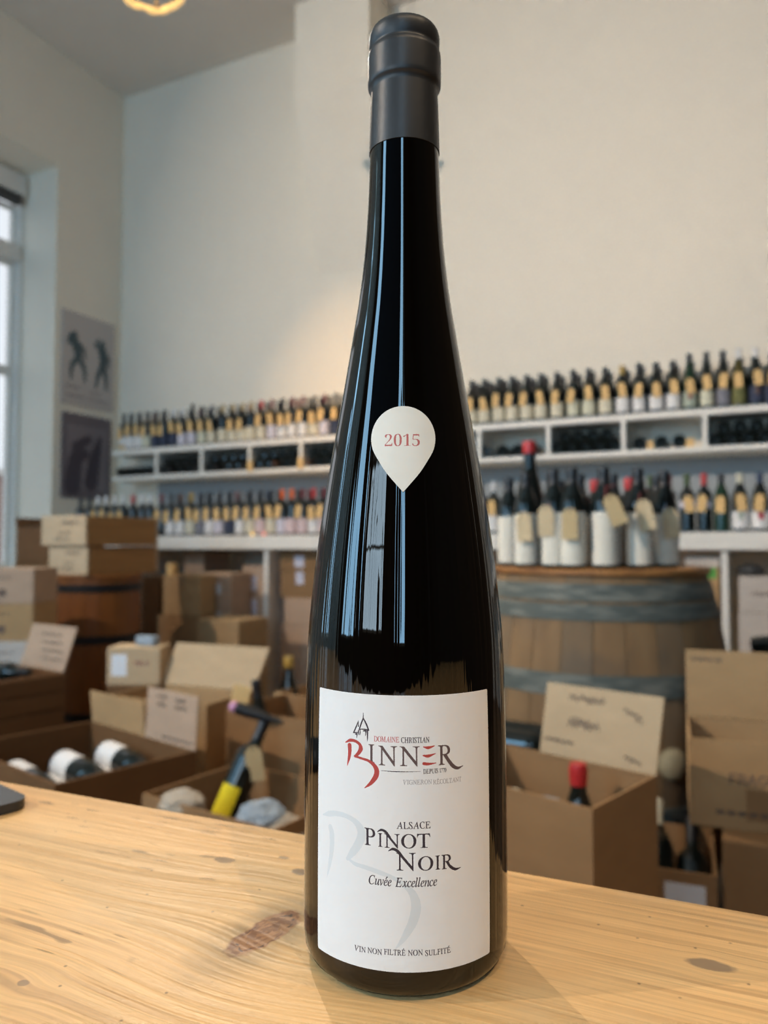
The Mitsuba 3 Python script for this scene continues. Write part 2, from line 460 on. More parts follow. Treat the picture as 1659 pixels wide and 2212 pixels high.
part(ps, 'caption', cat(*[bx(ROOM_L + .0122, ROOM_L + .0135, a, b, z, z + .012) for a, b, z in ((4.36, 4.5, 2.285), (4.6, 4.72, 2.27), (4.36, 4.55, 2.215), (4.6, 4.8, 2.212))]), 'poster_plum_light')
pp = thing('poster', 'dark plum poster hanging below the pale figure poster', 'poster')
part(pp, 'sheet', bx(ROOM_L, ROOM_L + .012, 4.335, 4.845, 1.40, 2.082), 'poster_plum')
part(pp, 'picture', bx(ROOM_L + .012, ROOM_L + .0135, 4.38, 4.80, 1.47, 1.99), 'poster_plum_light')
part(pp, 'shape', figure([([(-.25, 0), (-.2, .35), (-.05, .42)], [.24, .2, .12]), ([(-.2, .5), (.0, .62)], [.14, .1]), ([(.05, .05), (.12, .4), (.2, .65)], [.2, .16, .06])], 4.60, 1.50, .62), 'poster_plum_dark')

# ------------------------------------------------------------------ shelves
SHELF_F = 4.65
sh = thing('wall_shelf', 'long white wall shelf with open cubbies between its two boards', 'shelf')
part(sh, 'top_board', rbx(-4.68, 1.6, SHELF_F, ROOM_B, 1.747, 1.789, .003), 'white_paint')
part(sh, 'bottom_board', rbx(-4.68, 1.6, SHELF_F, ROOM_B, 1.541, 1.575, .003), 'white_paint')
DIVS = [-4.214 + .4428 * k for k in range(13)]
for x in DIVS:
    part(sh, 'divider', bx(x - .014, x + .014, SHELF_F + .002, ROOM_B, 1.575, 1.747), 'white_paint')
part(sh, 'back_panel', bx(-4.45, 1.6, ROOM_B - .012, ROOM_B, 1.085, 1.541), 'panel_paint')
CT_F = 4.20
ct = thing('shop_counter', 'deep white counter under the wall shelf, crowded with bottles', 'counter')
part(ct, 'worktop', rbx(-4.895, 1.6, CT_F, ROOM_B - .013, .992, 1.085, .004), 'white_paint')
for x in (-4.02, -2.886, -1.5, -.129, 1.2):
    part(ct, 'upright', bx(x - .016, x + .016, CT_F + .03, ROOM_B - .013, 0, .992), 'white_paint')

# ------------------------------------------------------------------ background wine bottles
SHAPES = {  # glass profile (r, z) in mm, capsule from z, label z0..z1
    'bordeaux': ([(0, 30), (16, 22), (29, 0), (35, 2), (37, 7), (37, 186), (35, 200), (28, 212), (18, 222), (14.6, 232), (14, 255)], 300, 14.6, 238, 14, 108),
    'burgundy': ([(0, 30), (18, 22), (32, 0), (38, 2), (40, 7), (40, 150), (38, 172), (31, 200), (22, 222), (16, 240), (14.5, 255)], 295, 15, 242, 14, 102),
    'flute': ([(0, 26), (16, 18), (29, 0), (34.5, 2), (36, 7), (36, 130), (33, 170), (26, 215), (18, 255), (14.5, 275), (14, 285)], 325, 14.5, 268, 16, 105),
    'champagne': ([(0, 30), (20, 22), (35, 0), (42, 3), (43.5, 9), (43.5, 140), (40, 170), (31, 205), (21, 240), (16, 265), (15.5, 280)], 312, 17, 205, 42, 112),
    'broad': ([(0, 30), (18, 22), (32, 0), (36.5, 2), (39, 7), (39, 166), (37, 180), (31, 208), (21, 230), (15.8, 246), (14.5, 258)], 288, 15, 240, 10, 160),
    'leaner': ([(0, 30), (16, 22), (29, 0), (35, 2), (37, 7), (37, 186), (35, 200), (28, 212), (18, 222), (14.6, 232), (14, 255)], 300, 14.6, 238, 40, 116),
    'magnum': ([(0, 34), (26, 24), (43, 0), (50, 3), (52, 9), (52, 170), (49, 205), (38, 260), (26, 305), (20, 335), (18, 372)], 410, 19.5, 378, 55, 160),
}
_meshes = {}


def bottle_mesh(shape, piece, seg=20):
    k = (shape, piece, seg)
    if k not in _meshes:
        prof, top, rc, zc, l0, l1 = SHAPES[shape]
        p = np.array(prof, float) / 1e3
        if piece == 'glass':
            m = lathe(np.vstack([p, [[0, p[-1, 1]]]]), seg)
        elif piece == 'capsule':
            t = top / 1e3
            r = [max(np.interp(z, p[3:, 1], p[3:, 0]) + .0006, rc / 1e3) for z in np.linspace(zc / 1e3, min(t - .03, p[-1, 1]), 5)]
            prof_c = [(0.001, zc / 1e3)] + list(zip(r, np.linspace(zc / 1e3, min(t - .03, p[-1, 1]), 5))) + [(rc / 1e3, t - .028), (rc / 1e3 + .0012, t - .026), (rc / 1e3 + .0012, t - .004), (rc / 1e3 - .001, t), (0, t)]
            m = lathe(prof_c[1:], seg)
        elif piece == 'dip':     # wax
            t = top / 1e3
            m = lathe([(rc / 1e3 + .001, t - .042), (rc / 1e3 + .002, t - .036), (rc / 1e3 + .003, t - .012), (rc / 1e3, t - .001), (0, t)], seg)
        elif piece in ('label', 'shoulder_label'):
            z0, z1 = (l0, l1) if piece == 'label' else (l1 + 12, l1 + 52)
            r = np.interp((z0 + z1) / 2e3, p[4:, 1], p[4:, 0]) + .0005
            half = {'broad': 63, 'leaner': 44}.get(shape, 84)
            a = np.radians(np.linspace(-half, half, 19) - 90)
            v = np.array([[r * math.cos(t), r * math.sin(t), z / 1e3] for z in (z0, z1) for t in a])
            f = [[i, i + 1, i + 20] for i in range(18)] + [[i, i + 20, i + 19] for i in range(18)]
            m = trimesh.Trimesh(v, f, process=False)
        elif piece == 'emblem':
            r = p[4, 0] + .0010
            a = np.radians(np.linspace(-18, 18, 5) - 90)
            v = np.array([[r * math.cos(t), r * math.sin(t), z] for z in (.060, .095) for t in a])
            f = [[i, i + 1, i + 6] for i in range(4)] + [[i, i + 6, i + 5] for i in range(4)]
            m = trimesh.Trimesh(v, f, process=False)
        _meshes[k] = mikit.ply(m, None, 35 if piece in ('glass', 'capsule', 'dip') else False)
    return _meshes[k]


def tag_mesh(seed, w=.044, h=.088):
    k = ('tag', seed, w, h)
    if k not in _meshes:
        r = random.Random(seed)
        g = Polygon([(-w / 2, -h), (w / 2, -h), (w / 2, -.016), (w / 2 - .012, 0), (-w / 2 + .012, 0), (-w / 2, -.016)])
        g = g.difference(Point(0, -.008).buffer(.003, 4))
        m = extrude(g, .0012).subdivide()
        m.vertices[:, 2] += .010 * (m.vertices[:, 1] / h) ** 2 * r.uniform(-.6, .6)
        m.apply_transform(trimesh.transformations.rotation_matrix(math.pi / 2, [1, 0, 0]))
        _meshes[k] = mikit.ply(m)
    return _meshes[k]


def string_mesh(rn):
    k = ('string', rn)
    if k not in _meshes:
        a = np.linspace(0, 2 * np.pi, 15)
        ring = np.stack([rn * np.cos(a), rn * np.sin(a), .004 * np.sin(a)], 1)
        drop = np.array([[0, -rn, -.003], [.001, -rn - .012, -.016], [0, -rn - .022, -.034]])
        _meshes[k] = mikit.ply(cat(tubes(ring, .0016, 5), tubes(drop, .0016, 5)))
    return _meshes[k]


def bottle(label, group, xyz, shape='bordeaux', cap='black', lab='white', glass='glass_dark', tag=None, turn=0.0, pose=None, seg=20,
           cap_piece='capsule', shoulder=None, emblem=None, string=False, tag_shift=0.0, tag_z=None, tag_tilt=0.0, tag_mat='tag_card'):
    """one bottle with its parts. tag: seed of a paper tag hung round the neck, or None. turn: which way the label looks, degrees from the room's -y."""
    key = thing('wine_bottle', label, 'bottle', group)
    base = T().translate(list(map(float, xyz)))
    if pose is not None:
        base = base @ pose
    w = base @ T().rotate([0, 0, 1], turn)
    part(key, 'glass', bottle_mesh(shape, 'glass', seg), glass, to_world=w)
    if cap:
        part(key, 'capsule', bottle_mesh(shape, cap_piece, seg), 'cap_' + cap, to_world=w)
    if lab:
        lk = part(key, 'label', bottle_mesh(shape, 'label'), 'label_' + lab, to_world=w)
        if emblem:
            part(lk, 'emblem', bottle_mesh(shape, 'emblem'), emblem, to_world=w)
    if shoulder:
        part(key, 'shoulder_label', bottle_mesh(shape, 'shoulder_label'), 'label_' + shoulder, to_world=w)
    if tag is not None:
        prof, top, rc, zc, l0, l1 = SHAPES[shape]
        r = prof[4][0] / 1e3
        z = tag_z if tag_z else l1 / 1e3 + .082
        tw = base @ T().translate([tag_shift, -(r + .010), z]) @ T().rotate([0, 0, 1], turn * .5) @ T().rotate([0, 1, 0], tag_tilt)
        tk = part(key, 'price_tag', tag_mesh(tag), tag_mat, to_world=tw)
        if string:
            part(tk, 'string', string_mesh(.019), 'string_red', to_world=base @ T().translate([tag_shift * .5, 0, z + .030]))
    return key


CAPWORD = {'black': 'black', 'white': 'white', 'red': 'red', 'maroon': 'dark red', 'orange': 'orange', 'gold': 'gold', 'navy': 'navy', 'green': 'green', 'grey': 'grey', 'tan': 'tan', 'brown': 'brown', 'cream': 'cream'}
K = dict(k='black', w='white', r='red', m='maroon', o='orange', g='gold', n='navy', e='green', y='grey', t='tan', b='brown', c='cream')
L = dict(w='white', c='cream', i='ivory', l='lilac', p='pink', n='navy', y='grey', s='sage', o='olive', u='blue')


def row(spec, y, z, shape, counted, place, group, extra=None):
    """front row of bottles: pixel column, capsule letter, label letter, tag (1 or 0)"""
    xs = []
    for i, q in enumerate(spec.split()):
        px, c, l, tg = q.split(':')
        x = on_y(float(px), 1000, y)[0]
        xs.append(x)
        rnd = random.Random(int(px))
        kw = dict(shape=shape if not isinstance(shape, dict) else shape.get(i, shape[None]), cap=K[c], lab=L.get(l), turn=rnd.uniform(-9, 9),
                  tag=rnd.randrange(5) if tg == '1' else None, tag_shift=rnd.uniform(-.006, .006), tag_tilt=rnd.uniform(-10, 10), tag_z=None)
        kw['tag_z'] = (SHAPES[kw['shape']][5] / 1e3 + rnd.uniform(.070, .090))
        kw.update((extra or {}).get(i, {}))
        wl = L.get(l)
        lw = (wl + ' label') if wl else ('bare glass' if not kw.get('shoulder') else 'pale shoulder label')
        bottle('%s-capped bottle with %s, %s %s' % (CAPWORD[kw['cap']], lw, ordinal(i), place), group, (x, y, z), **kw)
    return xs


def back_row(xs, y, z, n, place, group, caps, shape='bordeaux'):
    for r in range(n):
        for i, x in enumerate(xs):
            c = caps[(i + 3 * r) % len(caps)]
            bottle('%s-capped bottle %s the %s %s' % (CAPWORD[c], ('behind', 'two behind')[r], ordinal(i), place), group,
                   (x + .006 * ((i * 7 + r) % 3 - 1), y + .083 * (r + 1), z), shape=shape, cap=c, lab=None, seg=14)


TOP_L = '267:k:w:1 283:k:w:1 301:k:w:1 318:k:i:1 336:k:n:1 355:k:n:1 375:w:n:1 394:w:l:1 415:k:l:1 437:k:i:1 458:y:c:1 481:t:c:0 503:t:c:1 524:t:c:1 543:t:c:0 565:r:c:1 588:m:l:1 610:k:w:1 632:m:w:1 655:m:w:1 679:k:c:1 702:m:l:1 726:k:n:1'
TOP_R = '1020:k:c:1 1048:k:c:1 1079:k:c:1 1108:k:c:1 1139:k:c:1 1170:k:c:1 1205:k:c:1 1240:k:i:1 1274:k:i:1 1310:k:c:1 1347:g:w:1 1383:k:w:1 1420:k:w:1 1457:k:w:1 1493:k:s:1 1530:k:i:1 1566:k:y:1 1600:w:o:1 1637:w:n:1 1673:k:n:1'
ZT, YT = 1.7895, 4.70
a = row(TOP_L, YT, ZT, {None: 'bordeaux', 8: 'flute', 12: 'burgundy', 13: 'burgundy', 20: 'burgundy'}, None, 'from the room corner on the top shelf', 'wine bottles in the front row of the top shelf')
back_row(a, YT, ZT, 1, 'from the room corner on the top shelf', 'back row of the top shelf, poster end', ['black', 'black', 'grey', 'maroon', 'black'])
a = row(TOP_R, YT, ZT, {None: 'burgundy', 7: 'bordeaux', 11: 'bordeaux', 14: 'flute', 15: 'flute', 16: 'flute', 17: 'flute', 18: 'flute'}, None, 'past the tall bottle on the top shelf', 'wine bottles in the front row of the top shelf',
        {14: dict(glass='glass_green', emblem='ink_red'), 17: dict(glass='glass_olive'), 18: dict(emblem='cap_brown')})
back_row(a, YT, ZT, 2, 'past the tall bottle on the top shelf', 'back rows of the top shelf, barrel end', ['black'], 'burgundy')

ZC, YC = 1.0855, 4.255
CT_L0 = '176:k::0 195:k::0 214:w::1 231:w::1 250:w::1 268:w::1 289:r::0 309:w::0 326:w::0 351:m::1'
CT_L = '371:k:w:1 393:b:w:1 415:g:c:1 436:k:y:1 456:k:w:1 477:k:l:1 499:k:n:1 521:y:w:1 543:k:c:1 565:k:p:1 588:k:c:1 611:o:p:1 632:o:p:0 655:m:p:1 679:r:w:1 702:m:p:1'
CT_R = '1066:w:w:1 1100:m:c:1 1375:r:c:0 1404:e:c:1 1444:m::1 1483:e::1 1520:r::1 1557:k::1 1597:c:w:1 1640:n:w:1 1680:k:w:0'
a = row(CT_L0, YC, ZC, 'bordeaux', None, 'on the counter behind the wooden crates', 'bottles on the counter behind the crates')
a2 = row(CT_L, YC, ZC, 'bordeaux', None, 'past the crates on the counter', 'bottles in the front row of the counter', {6: dict(tag_z=.19), 11: dict(lab='lilac', tag_z=.20)})
back_row(a2, YC, ZC, 1, 'past the crates on the counter', 'back row of the counter, crate end', ['black', 'black', 'navy', 'black', 'grey', 'black', 'maroon'])
row(CT_R, YC, ZC, {None: 'bordeaux', 8: 'burgundy', 9: 'burgundy', 7: 'burgundy'}, None, 'past the tall bottle on the counter', 'bottles in the front row of the counter',
    {5: dict(shoulder='lilac'), 6: dict(shoulder='lilac'), 7: dict(glass='glass_green', shoulder=None), 8: dict(emblem='label_sage'), 9: dict(emblem='cap_red')})

# the stretch of both rows that the tall bottle covers
for px in range(752, 1000, 24):
    bottle('dark bottle on the top shelf, covered by the tall bottle in front', 'shelf bottles behind the tall bottle', (on_y(px, 1000, YT)[0], YT, ZT), lab='cream', tag=px % 5, tag_z=.185, seg=14)
for px in range(727, 1050, 24):
    bottle('dark bottle on the counter, covered by the tall bottle in front', 'counter bottles behind the tall bottle', (on_y(px, 1000, YC)[0], YC, ZC), lab='white', tag=px % 5, tag_z=.185, seg=14)

# bottles lying in the cubbies: capsule towards the room, or base towards the room
OUT, INN = T().rotate([1, 0, 0], 90), T().rotate([1, 0, 0], -90)


def lying(label, group, x, z, neck_out, shape='bordeaux', cap='black', y=None):
    r = SHAPES[shape][0][4][0] / 1e3
    y = y if y is not None else (ROOM_B - .008 if neck_out else SHELF_F + .012)
    bottle(label, group, (x, y, z + r + .0005), shape=shape, cap=cap, lab=None, pose=OUT if neck_out else INN, seg=16)


def cubby(i, words, rows_, neck_out, caps=('black',), shape='bordeaux', xs=None):
    x0 = DIVS[i - 1] if i else -4.66
    x0, x1 = x0 + .016, (DIVS[i] - .016)
    r = SHAPES[shape][0][4][0] / 1e3
    n = int((x1 - x0) // (2 * r + .001))
    first = list(np.linspace(x0 + r + .002, x1 - r - .002, n)) if xs is None else xs
    way = lambda x, q: neck_out if neck_out is not None else int(abs(x) * q) % 3 == 0
    what = lambda o: 'bottle neck out' if o else 'bottle base out'
    for j, x in enumerate(first):
        o = way(x, 313)
        lying('%s, %s in the %s%s' % (what(o), ordinal(j), 'bottom row of the ' if rows_ > 1 else '', words), 'bottles lying in the ' + words, x, 1.575, o, shape, caps[int(abs(x) * 977) % len(caps)])
    if rows_ > 1:
        gap = (first[1] - first[0]) / 2
        for j, x in enumerate(first[:-1]):
            o = way(x, 719)
            lying('%s, %s in the upper row of the %s' % (what(o), ordinal(j), words), 'bottles lying in the ' + words, x + gap, 1.575 + math.sqrt(max(4 * r * r - gap * gap, 0)) + .001, o, shape, caps[int(abs(x) * 577) % len(caps)])


cubby(0, 'end cubby beside the room corner', 1, False)
cubby(1, 'second cubby from the corner', 2, None)
cubby(2, 'third cubby from the corner', 2, None, ('black', 'brown', 'black'))
cubby(3, 'fourth cubby from the corner', 2, None, ('black', 'black', 'brown'))
cubby(4, 'cubby beside the tall bottle', 2, None, ('black', 'brown'))
cubby(5, 'first cubby covered by the tall bottle', 1, False)
cubby(6, 'second cubby covered by the tall bottle', 1, False)
cx = lambda px: on_y(px, 960, 4.66)[0]
cubby(7, 'cubby behind the magnum', 1, False, xs=[cx(1043), cx(1084), cx(1116), cx(1152)])
cubby(8, 'full cubby above the barrel', 2, False)
cubby(9, 'nearly empty cubby above the barrel', 1, False, xs=[cx(1381), cx(1428), cx(1467)])
cubby(10, 'cubby past the nearly empty one', 2, False)
sl = thing('price_card', 'buff card leaning on the bottles in the end cubby by the room corner', 'card')
put(sl, moved(bx(-.05, .05, 0, .0015, 0, .045), on_y(262, 975, 4.655), roty=38), 'tag_card_dull')
for i, (px, w) in enumerate(((1405, .035), (1490, .05))):
    q = on_y(px, 974, 4.67)
    put(thing('price_card', ('small buff card between bottles of the nearly empty cubby', 'buff card at the divider of the nearly empty cubby')[i], 'card'),
        bx(q[0] - w / 2, q[0] + w / 2, q[1], q[1] + .002, 1.5755, 1.625), 'tag_card')
for i, px in enumerate((540, 649)):
    q = on_y(px, 1000, 4.645)
    put(thing('price_card', ('buff card pinned on the cubby divider nearer the room corner', 'buff card pinned on the cubby divider next to the tall bottle')[i], 'card'),
        bx(q[0] - .021, q[0] + .021, q[1] - .004, q[1] + .004, 1.560, 1.640), 'tag_card')

for px, c, w in ((545, (3.4, 1.9, .15), 'tiny glowing yellow light at the counter edge'), (570, (3.2, .55, .25), 'tiny glowing red light at the counter edge')):
    q = on_y(px, 1154, 4.212)
    k = thing('indicator_light', w, 'light')
    put(k, moved(trimesh.creation.icosphere(2, .007), (q[0], q[1], 1.0922)), 'paper_white', smooth=True)
    scene[k]['emitter'] = {'type': 'area', 'radiance': rgb(*c)}
def crumple(c, r, seed, flat=.6):
    m = trimesh.creation.icosphere(3, 1.0)
    v = m.vertices
    m.vertices = v * (1 + .55 * (meshkit.fbm(v * 2.3 + seed, 3, seed) - .5) + .25 * np.abs(meshkit.fbm(v * 5 + seed, 2, seed) - .5))[:, None] * np.array([r, r * .8, r * flat]) + np.asarray(c)
    return m




# ------------------------------------------------------------------ barrels
def barrel(key, cx, cy, h, r_end, r_belly, staves, stave_mat, hoops, hoop_mat, lid_mat, lid_z):
    """staves one by one, steel hoops, a lid"""
    zz = np.linspace(0, h, 13)
    rr = r_end + (r_belly - r_end) * (1 - ((zz - h / 2) / (h / 2)) ** 2)
    for k in range(staves):
        a0, a1 = 2 * math.pi * (k + .012) / staves, 2 * math.pi * (k + .988) / staves
        v, f = [], []
        for z, r in zip(zz, rr):
            for a, q in ((a0, r - .001), ((a0 + a1) / 2, r + .0008), (a1, r - .001), (a1, r - .025), (a0, r - .025)):
                v.append([cx + q * math.cos(a), cy + q * math.sin(a), z])
        for i in range(12):
            for j in range(5):
                b, c = i * 5 + j, i * 5 + (j + 1) % 5
                f += [[b, c, c + 5], [b, c + 5, b + 5]]
        f += [[0, 2, 1], [0, 3, 2], [0, 4, 3]] + [[60, 61, 62], [60, 62, 63], [60, 63, 64]]
        part(key, 'stave', trimesh.Trimesh(v, f, process=False), stave_mat[k % len(stave_mat)], smooth=40)
    for z0, z1 in hoops:
        z = np.linspace(z0, z1, 4)
        r = np.interp(z, zz, rr)
        part(key, 'hoop', moved(lathe([(r[0] - .004, z0), *[(q + .0045, t) for q, t in zip(r, z)], (r[-1] - .004, z1)], 64), (cx, cy, 0)), hoop_mat, smooth=40)
    m = cat(*[rbx(cx - r_end - .012 + i * .112, cx - r_end - .012 + i * .112 + .110, cy - math.sqrt(max((r_end + .012) ** 2 - (abs(-r_end - .012 + i * .112 + .055)) ** 2, .0004)),
                  cy + math.sqrt(max((r_end + .012) ** 2 - (abs(-r_end - .012 + i * .112 + .055)) ** 2, .0004)), lid_z, lid_z + .022 + .003 * (i % 2), .003) for i in range(0)])if False else None
    ring = lathe([(0, lid_z), (r_end + .004, lid_z), (r_end + .010, lid_z + .004), (r_end + .010, lid_z + .017), (r_end + .004, lid_z + .022), (0, lid_z + .022)], 72)
    v = ring.vertices
    edge = np.hypot(v[:, 0], v[:, 1]) > r_end * .8
    v[edge, :2] *= (1 + .012 * (meshkit.fbm(v[edge] * 14, 3, 2) - .5) * 2)[:, None]
    part(key, 'lid', moved(ring, (cx, cy, 0)), lid_mat, smooth=40)


BC = (-.443, 2.515)
bk = thing('wine_barrel', 'big old oak barrel with grey steel hoops, bottles standing on its lid', 'barrel')
barrel(bk, *BC, .925, .318, .385, 26, ('oak', 'oak_grey', 'oak'), ((.055, .10), (.26, .31), (.60, .66), (.805, .850), (.858, .905), (.02, .05)), 'hoop_steel', 'oak_lid', .9255)
q = np.array([BC[0] + .385 * math.sin(math.radians(38)), BC[1] - .385 * math.cos(math.radians(38))])
part(bk, 'bung', moved(lathe([(0, 0), (.040, .001), (.043, .012), (.040, .03), (.026, .042), (0, .045)], 24), (q[0] - .003, q[1] + .003, .43), rotx=90, rotz=38), 'bung', smooth=40)
sb = thing('wooden_keg', 'reddish brown wooden keg with black hoops under the stacked crates', 'barrel')
KC = at_depth(209, 1300, 4.15)[:2]
barrel(sb, KC[0], KC[1], .84, .222, .230, 18, ('red_wood',), ((.775, .815), (.51, .55), (.12, .16)), 'hoop_black', 'red_wood', .8405)

# bottles on the barrel
ZB = .948


def on_barrel(label, px, d, **kw):
    p = at_depth(px, 1190, d)
    v = p[:2] - np.array(BC)
    r = np.linalg.norm(v)
    if r > .290:
        v *= .290 / r
    kw = {'shape': 'broad', 'lab': 'warm', **kw}
    bottle(label, 'bottles on the barrel', (BC[0] + v[0], BC[1] + v[1], ZB), seg=32, turn=kw.pop('turn', 14), **kw)


S = dict(string=True, tag_mat='tag_card_pale')
on_barrel('white-labelled bottle on the barrel, half hidden at the edge by the tall bottle', 1100, 2.52)
on_barrel('bottle on the barrel with a tilted tag, just past the tall bottle', 1137, 2.34, tag=0, tag_shift=.004, tag_tilt=-4, tag_z=.165, **S)
on_barrel('bottle on the barrel with a tag hanging straight over its white label', 1183, 2.21, tag=1, tag_shift=-.012, tag_z=.180, **S)
on_barrel('bottle on the barrel with a dull tag low over its white label', 1236, 2.20, tag=2, tag_shift=.002, tag_z=.170, tag_mat='tag_card_dull', string=True)
on_barrel('bottle on the barrel whose tag swings aside, whole white label showing', 1306, 2.19, tag=3, tag_shift=.020, tag_tilt=-22, tag_z=.205, tag_mat='tag_card_dull', string=True)
on_barrel('bottle on the barrel with a tan tag hanging aslant beside the swinging tag', 1380, 2.22, tag=4, tag_shift=.016, tag_tilt=-12, tag_z=.195, **S)
on_barrel('outermost bottle on the barrel, its tag reaching past the lid edge', 1437, 2.30, tag=1, tag_shift=.018, tag_tilt=-5, tag_z=.175, **S)
on_barrel('tall magnum with red wax top, rising above all bottles on the barrel', 1146, 2.52, shape='magnum', cap='red', cap_piece='dip', glass='glass_dark')
for px, d, words in ((1192, 2.42, 'behind and beside the magnum'), (1254, 2.40, 'behind the one with the dull tag'), (1326, 2.39, 'behind the swinging tag'), (1420, 2.46, 'behind the outermost one'),
                     (1212, 2.62, 'farthest back near the magnum'), (1385, 2.60, 'farthest back at the far side of the slanting tag')):
    on_barrel('black-capped bottle on the barrel, ' + words, px, d, cap='black')
on_barrel('red-capped bottle in the back row on the barrel, behind the swinging tag', 1288, 2.58, cap='red', cap_piece='dip')
on_barrel('red-capped bottle in the back row on the barrel, behind the slanting tag', 1362, 2.50, cap='red', cap_piece='dip')


# ------------------------------------------------------------------ cartons and crates
class Carton:
    """an open or closed cardboard box; x along its front, y to its back, corner = front-left at floor level"""

    def __init__(self, label, corner, rot, w, d, z0, h, m, open_=True, name='cardboard_carton', wall=.005, cat_='box', group=None, tape=None):
        self.key, self.m, self.w, self.d, self.h = thing(name, label, cat_, group), m, w, d, h
        self.M = T().translate([float(corner[0]), float(corner[1]), float(z0)]) @ T().rotate([0, 0, 1], rot)
        t = wall
        if open_:
            body = cat(bx(0, w, 0, d, 0, t), bx(0, w, 0, t, t, h), bx(0, w, d - t, d, t, h), bx(0, t, t, d - t, t, h), bx(w - t, w, t, d - t, t, h))
        else:
            body = rbx(0, w, 0, d, 0, h, .004)
        part(self.key, 'body', body, m, to_world=self.M)
        if not open_ and tape:
            part(self.key, 'tape', cat(bx(w / 2 - .024, w / 2 + .024, -.0012, .0002, h - .07, h + .0008), bx(w / 2 - .024, w / 2 + .024, -.0012, d, h - .0002, h + .0010)), tape, to_world=self.M)

    def flap(self, side, ang, length, m=None, a=0.0, b=1.0, skew=0.0, label=None):
        """ang from straight up, positive outwards; a..b the stretch of the edge"""
        n = {'front': self.w, 'back': self.w, 'left': self.d, 'right': self.d}[side]
        g = Polygon([(a * n, 0), (b * n, 0), (b * n + skew, length), (a * n + skew, length)])
        s = extrude(g, .005)
        s.apply_transform(np.array([[1, 0, 0, 0], [0, 0, 1, 0], [0, 1, 0, 0], [0, 0, 0, 1.0]]))
        s.invert()
        P = {'front': T().translate([0, 0, self.h]) @ T().rotate([1, 0, 0], ang), 'back': T().translate([0, self.d - .005, self.h]) @ T().rotate([1, 0, 0], -ang),
             'left': T().translate([.005, 0, self.h]) @ T().rotate([0, 1, 0], -ang) @ T().rotate([0, 0, 1], 90), 'right': T().translate([self.w, 0, self.h]) @ T().rotate([0, 1, 0], ang) @ T().rotate([0, 0, 1], 90)}[side]
        self.flap_to = self.M @ P
        self.flap_key = part(self.key, 'flap', s, m or self.m, to_world=self.flap_to, label=label)
        return self

    def note(self, name, poly, m, where='front', h=.0008):
        """a flat print or sticker on the front, the right side, the top or the last flap's inner face, in that face's own x and height"""
        if isinstance(poly, list):
            for q in poly:
                self.note(name, q, m, where, h)
            return self
        e = extrude(poly, h)
        if where == 'front':
            A = np.array([[1, 0, 0, 0], [0, 0, -1, 0], [0, 1, 0, 0], [0, 0, 0, 1.0]])
            M = self.M
        elif where == 'right':
            A = np.array([[0, 0, 1, self.w], [1, 0, 0, 0], [0, 1, 0, 0], [0, 0, 0, 1.0]])
            M = self.M
        else:
            A = np.array([[1, 0, 0, 0], [0, 0, -1, 0], [0, 1, 0, 0], [0, 0, 0, 1.0]])
            M = self.flap_to
        e.apply_transform(A)
        part(self.flap_key if where == 'flap' else self.key, name, e, m, to_world=M)
        return self


def scrawl(x, y, w, h, seed, slant=0.0):
    """a line of unreadable pen writing as a polygon"""
    r = random.Random(seed)
    n = max(3, int(w / h * 2.2))
    pts = [(x + w * i / (2 * n), y + h * (.5 + (.42 if i % 2 else -.42) * r.uniform(.3, 1.15)) + slant * w * i / (2 * n)) for i in range(2 * n + 1)]
    return brush(pts, [h * .10, h * .16, h * .10], 4)


def block(corner, rot, w, d, z0, h, m, label):
    return Carton(label, corner, rot, w, d, z0, h, m, open_=False)


def corner_of(c, u, v):
    """world x, y of the point u along the front and v to the back of a carton"""
    p = np.array(c.M.matrix) @ np.array([u, v, 0, 1.0])
    return p[:2]


# carton with the handwritten lid, on another carton
cA = (-.585, 1.432)
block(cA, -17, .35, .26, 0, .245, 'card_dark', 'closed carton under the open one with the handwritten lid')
A = Carton('open brown carton with a tall handwritten lid, red-topped bottle inside', cA, -17, .35, .26, .2455, .325, 'card_brown')
A.flap('back', 6, .148, 'card_pale', .27, 1.0, .012)
A.note('handwriting', [scrawl(.16, .115, .08, .018, 3), scrawl(.28, .108, .04, .018, 4, -.45), scrawl(.16, .062, .07, .022, 5), scrawl(.105, .026, .07, .010, 6), scrawl(.285, .018, .035, .014, 7, -.3)], 'ink_pen', 'flap')
A.note('crease', sbox(.10, -.006, .35, -.004), 'card_brown', 'flap')
p = corner_of(A, .235, .165)
bottle('bottle with red wax top and pink band standing in the handwritten carton', 'bottles in the open cartons', (p[0], p[1], .297), shape='burgundy', cap='red', cap_piece='dip', glass='glass_dark', lab='white', seg=28)
p = corner_of(A, .16, .05)
bottle('bottle showing only its pale top at the front rim of the handwritten carton', 'bottles in the open cartons', (p[0], p[1], .251), cap='cream', lab='white')
put(thing('packing_paper', 'grey crumpled packing wrap round the bottles in the handwritten carton', 'paper'), crumple((*corner_of(A, .20, .10), .515), .035, 21), 'paper_blue')

# dark bottles lying behind that carton
b0 = at_depth(1135, 1605, 1.98)
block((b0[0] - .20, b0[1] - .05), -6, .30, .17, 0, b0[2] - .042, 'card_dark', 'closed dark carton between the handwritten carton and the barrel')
for i in range(2):
    bottle(('dark bottle lying on its side on the dark carton before the barrel', 'second dark bottle lying on the dark carton, nearer the barrel')[i], 'dark bottles lying before the barrel', (b0[0] - .17, b0[1] + .012 + .085 * i, b0[2] - .0035), cap='black', lab=None,
           pose=T().rotate([0, 0, 1], -6) @ T().rotate([0, 1, 0], 90), seg=28)

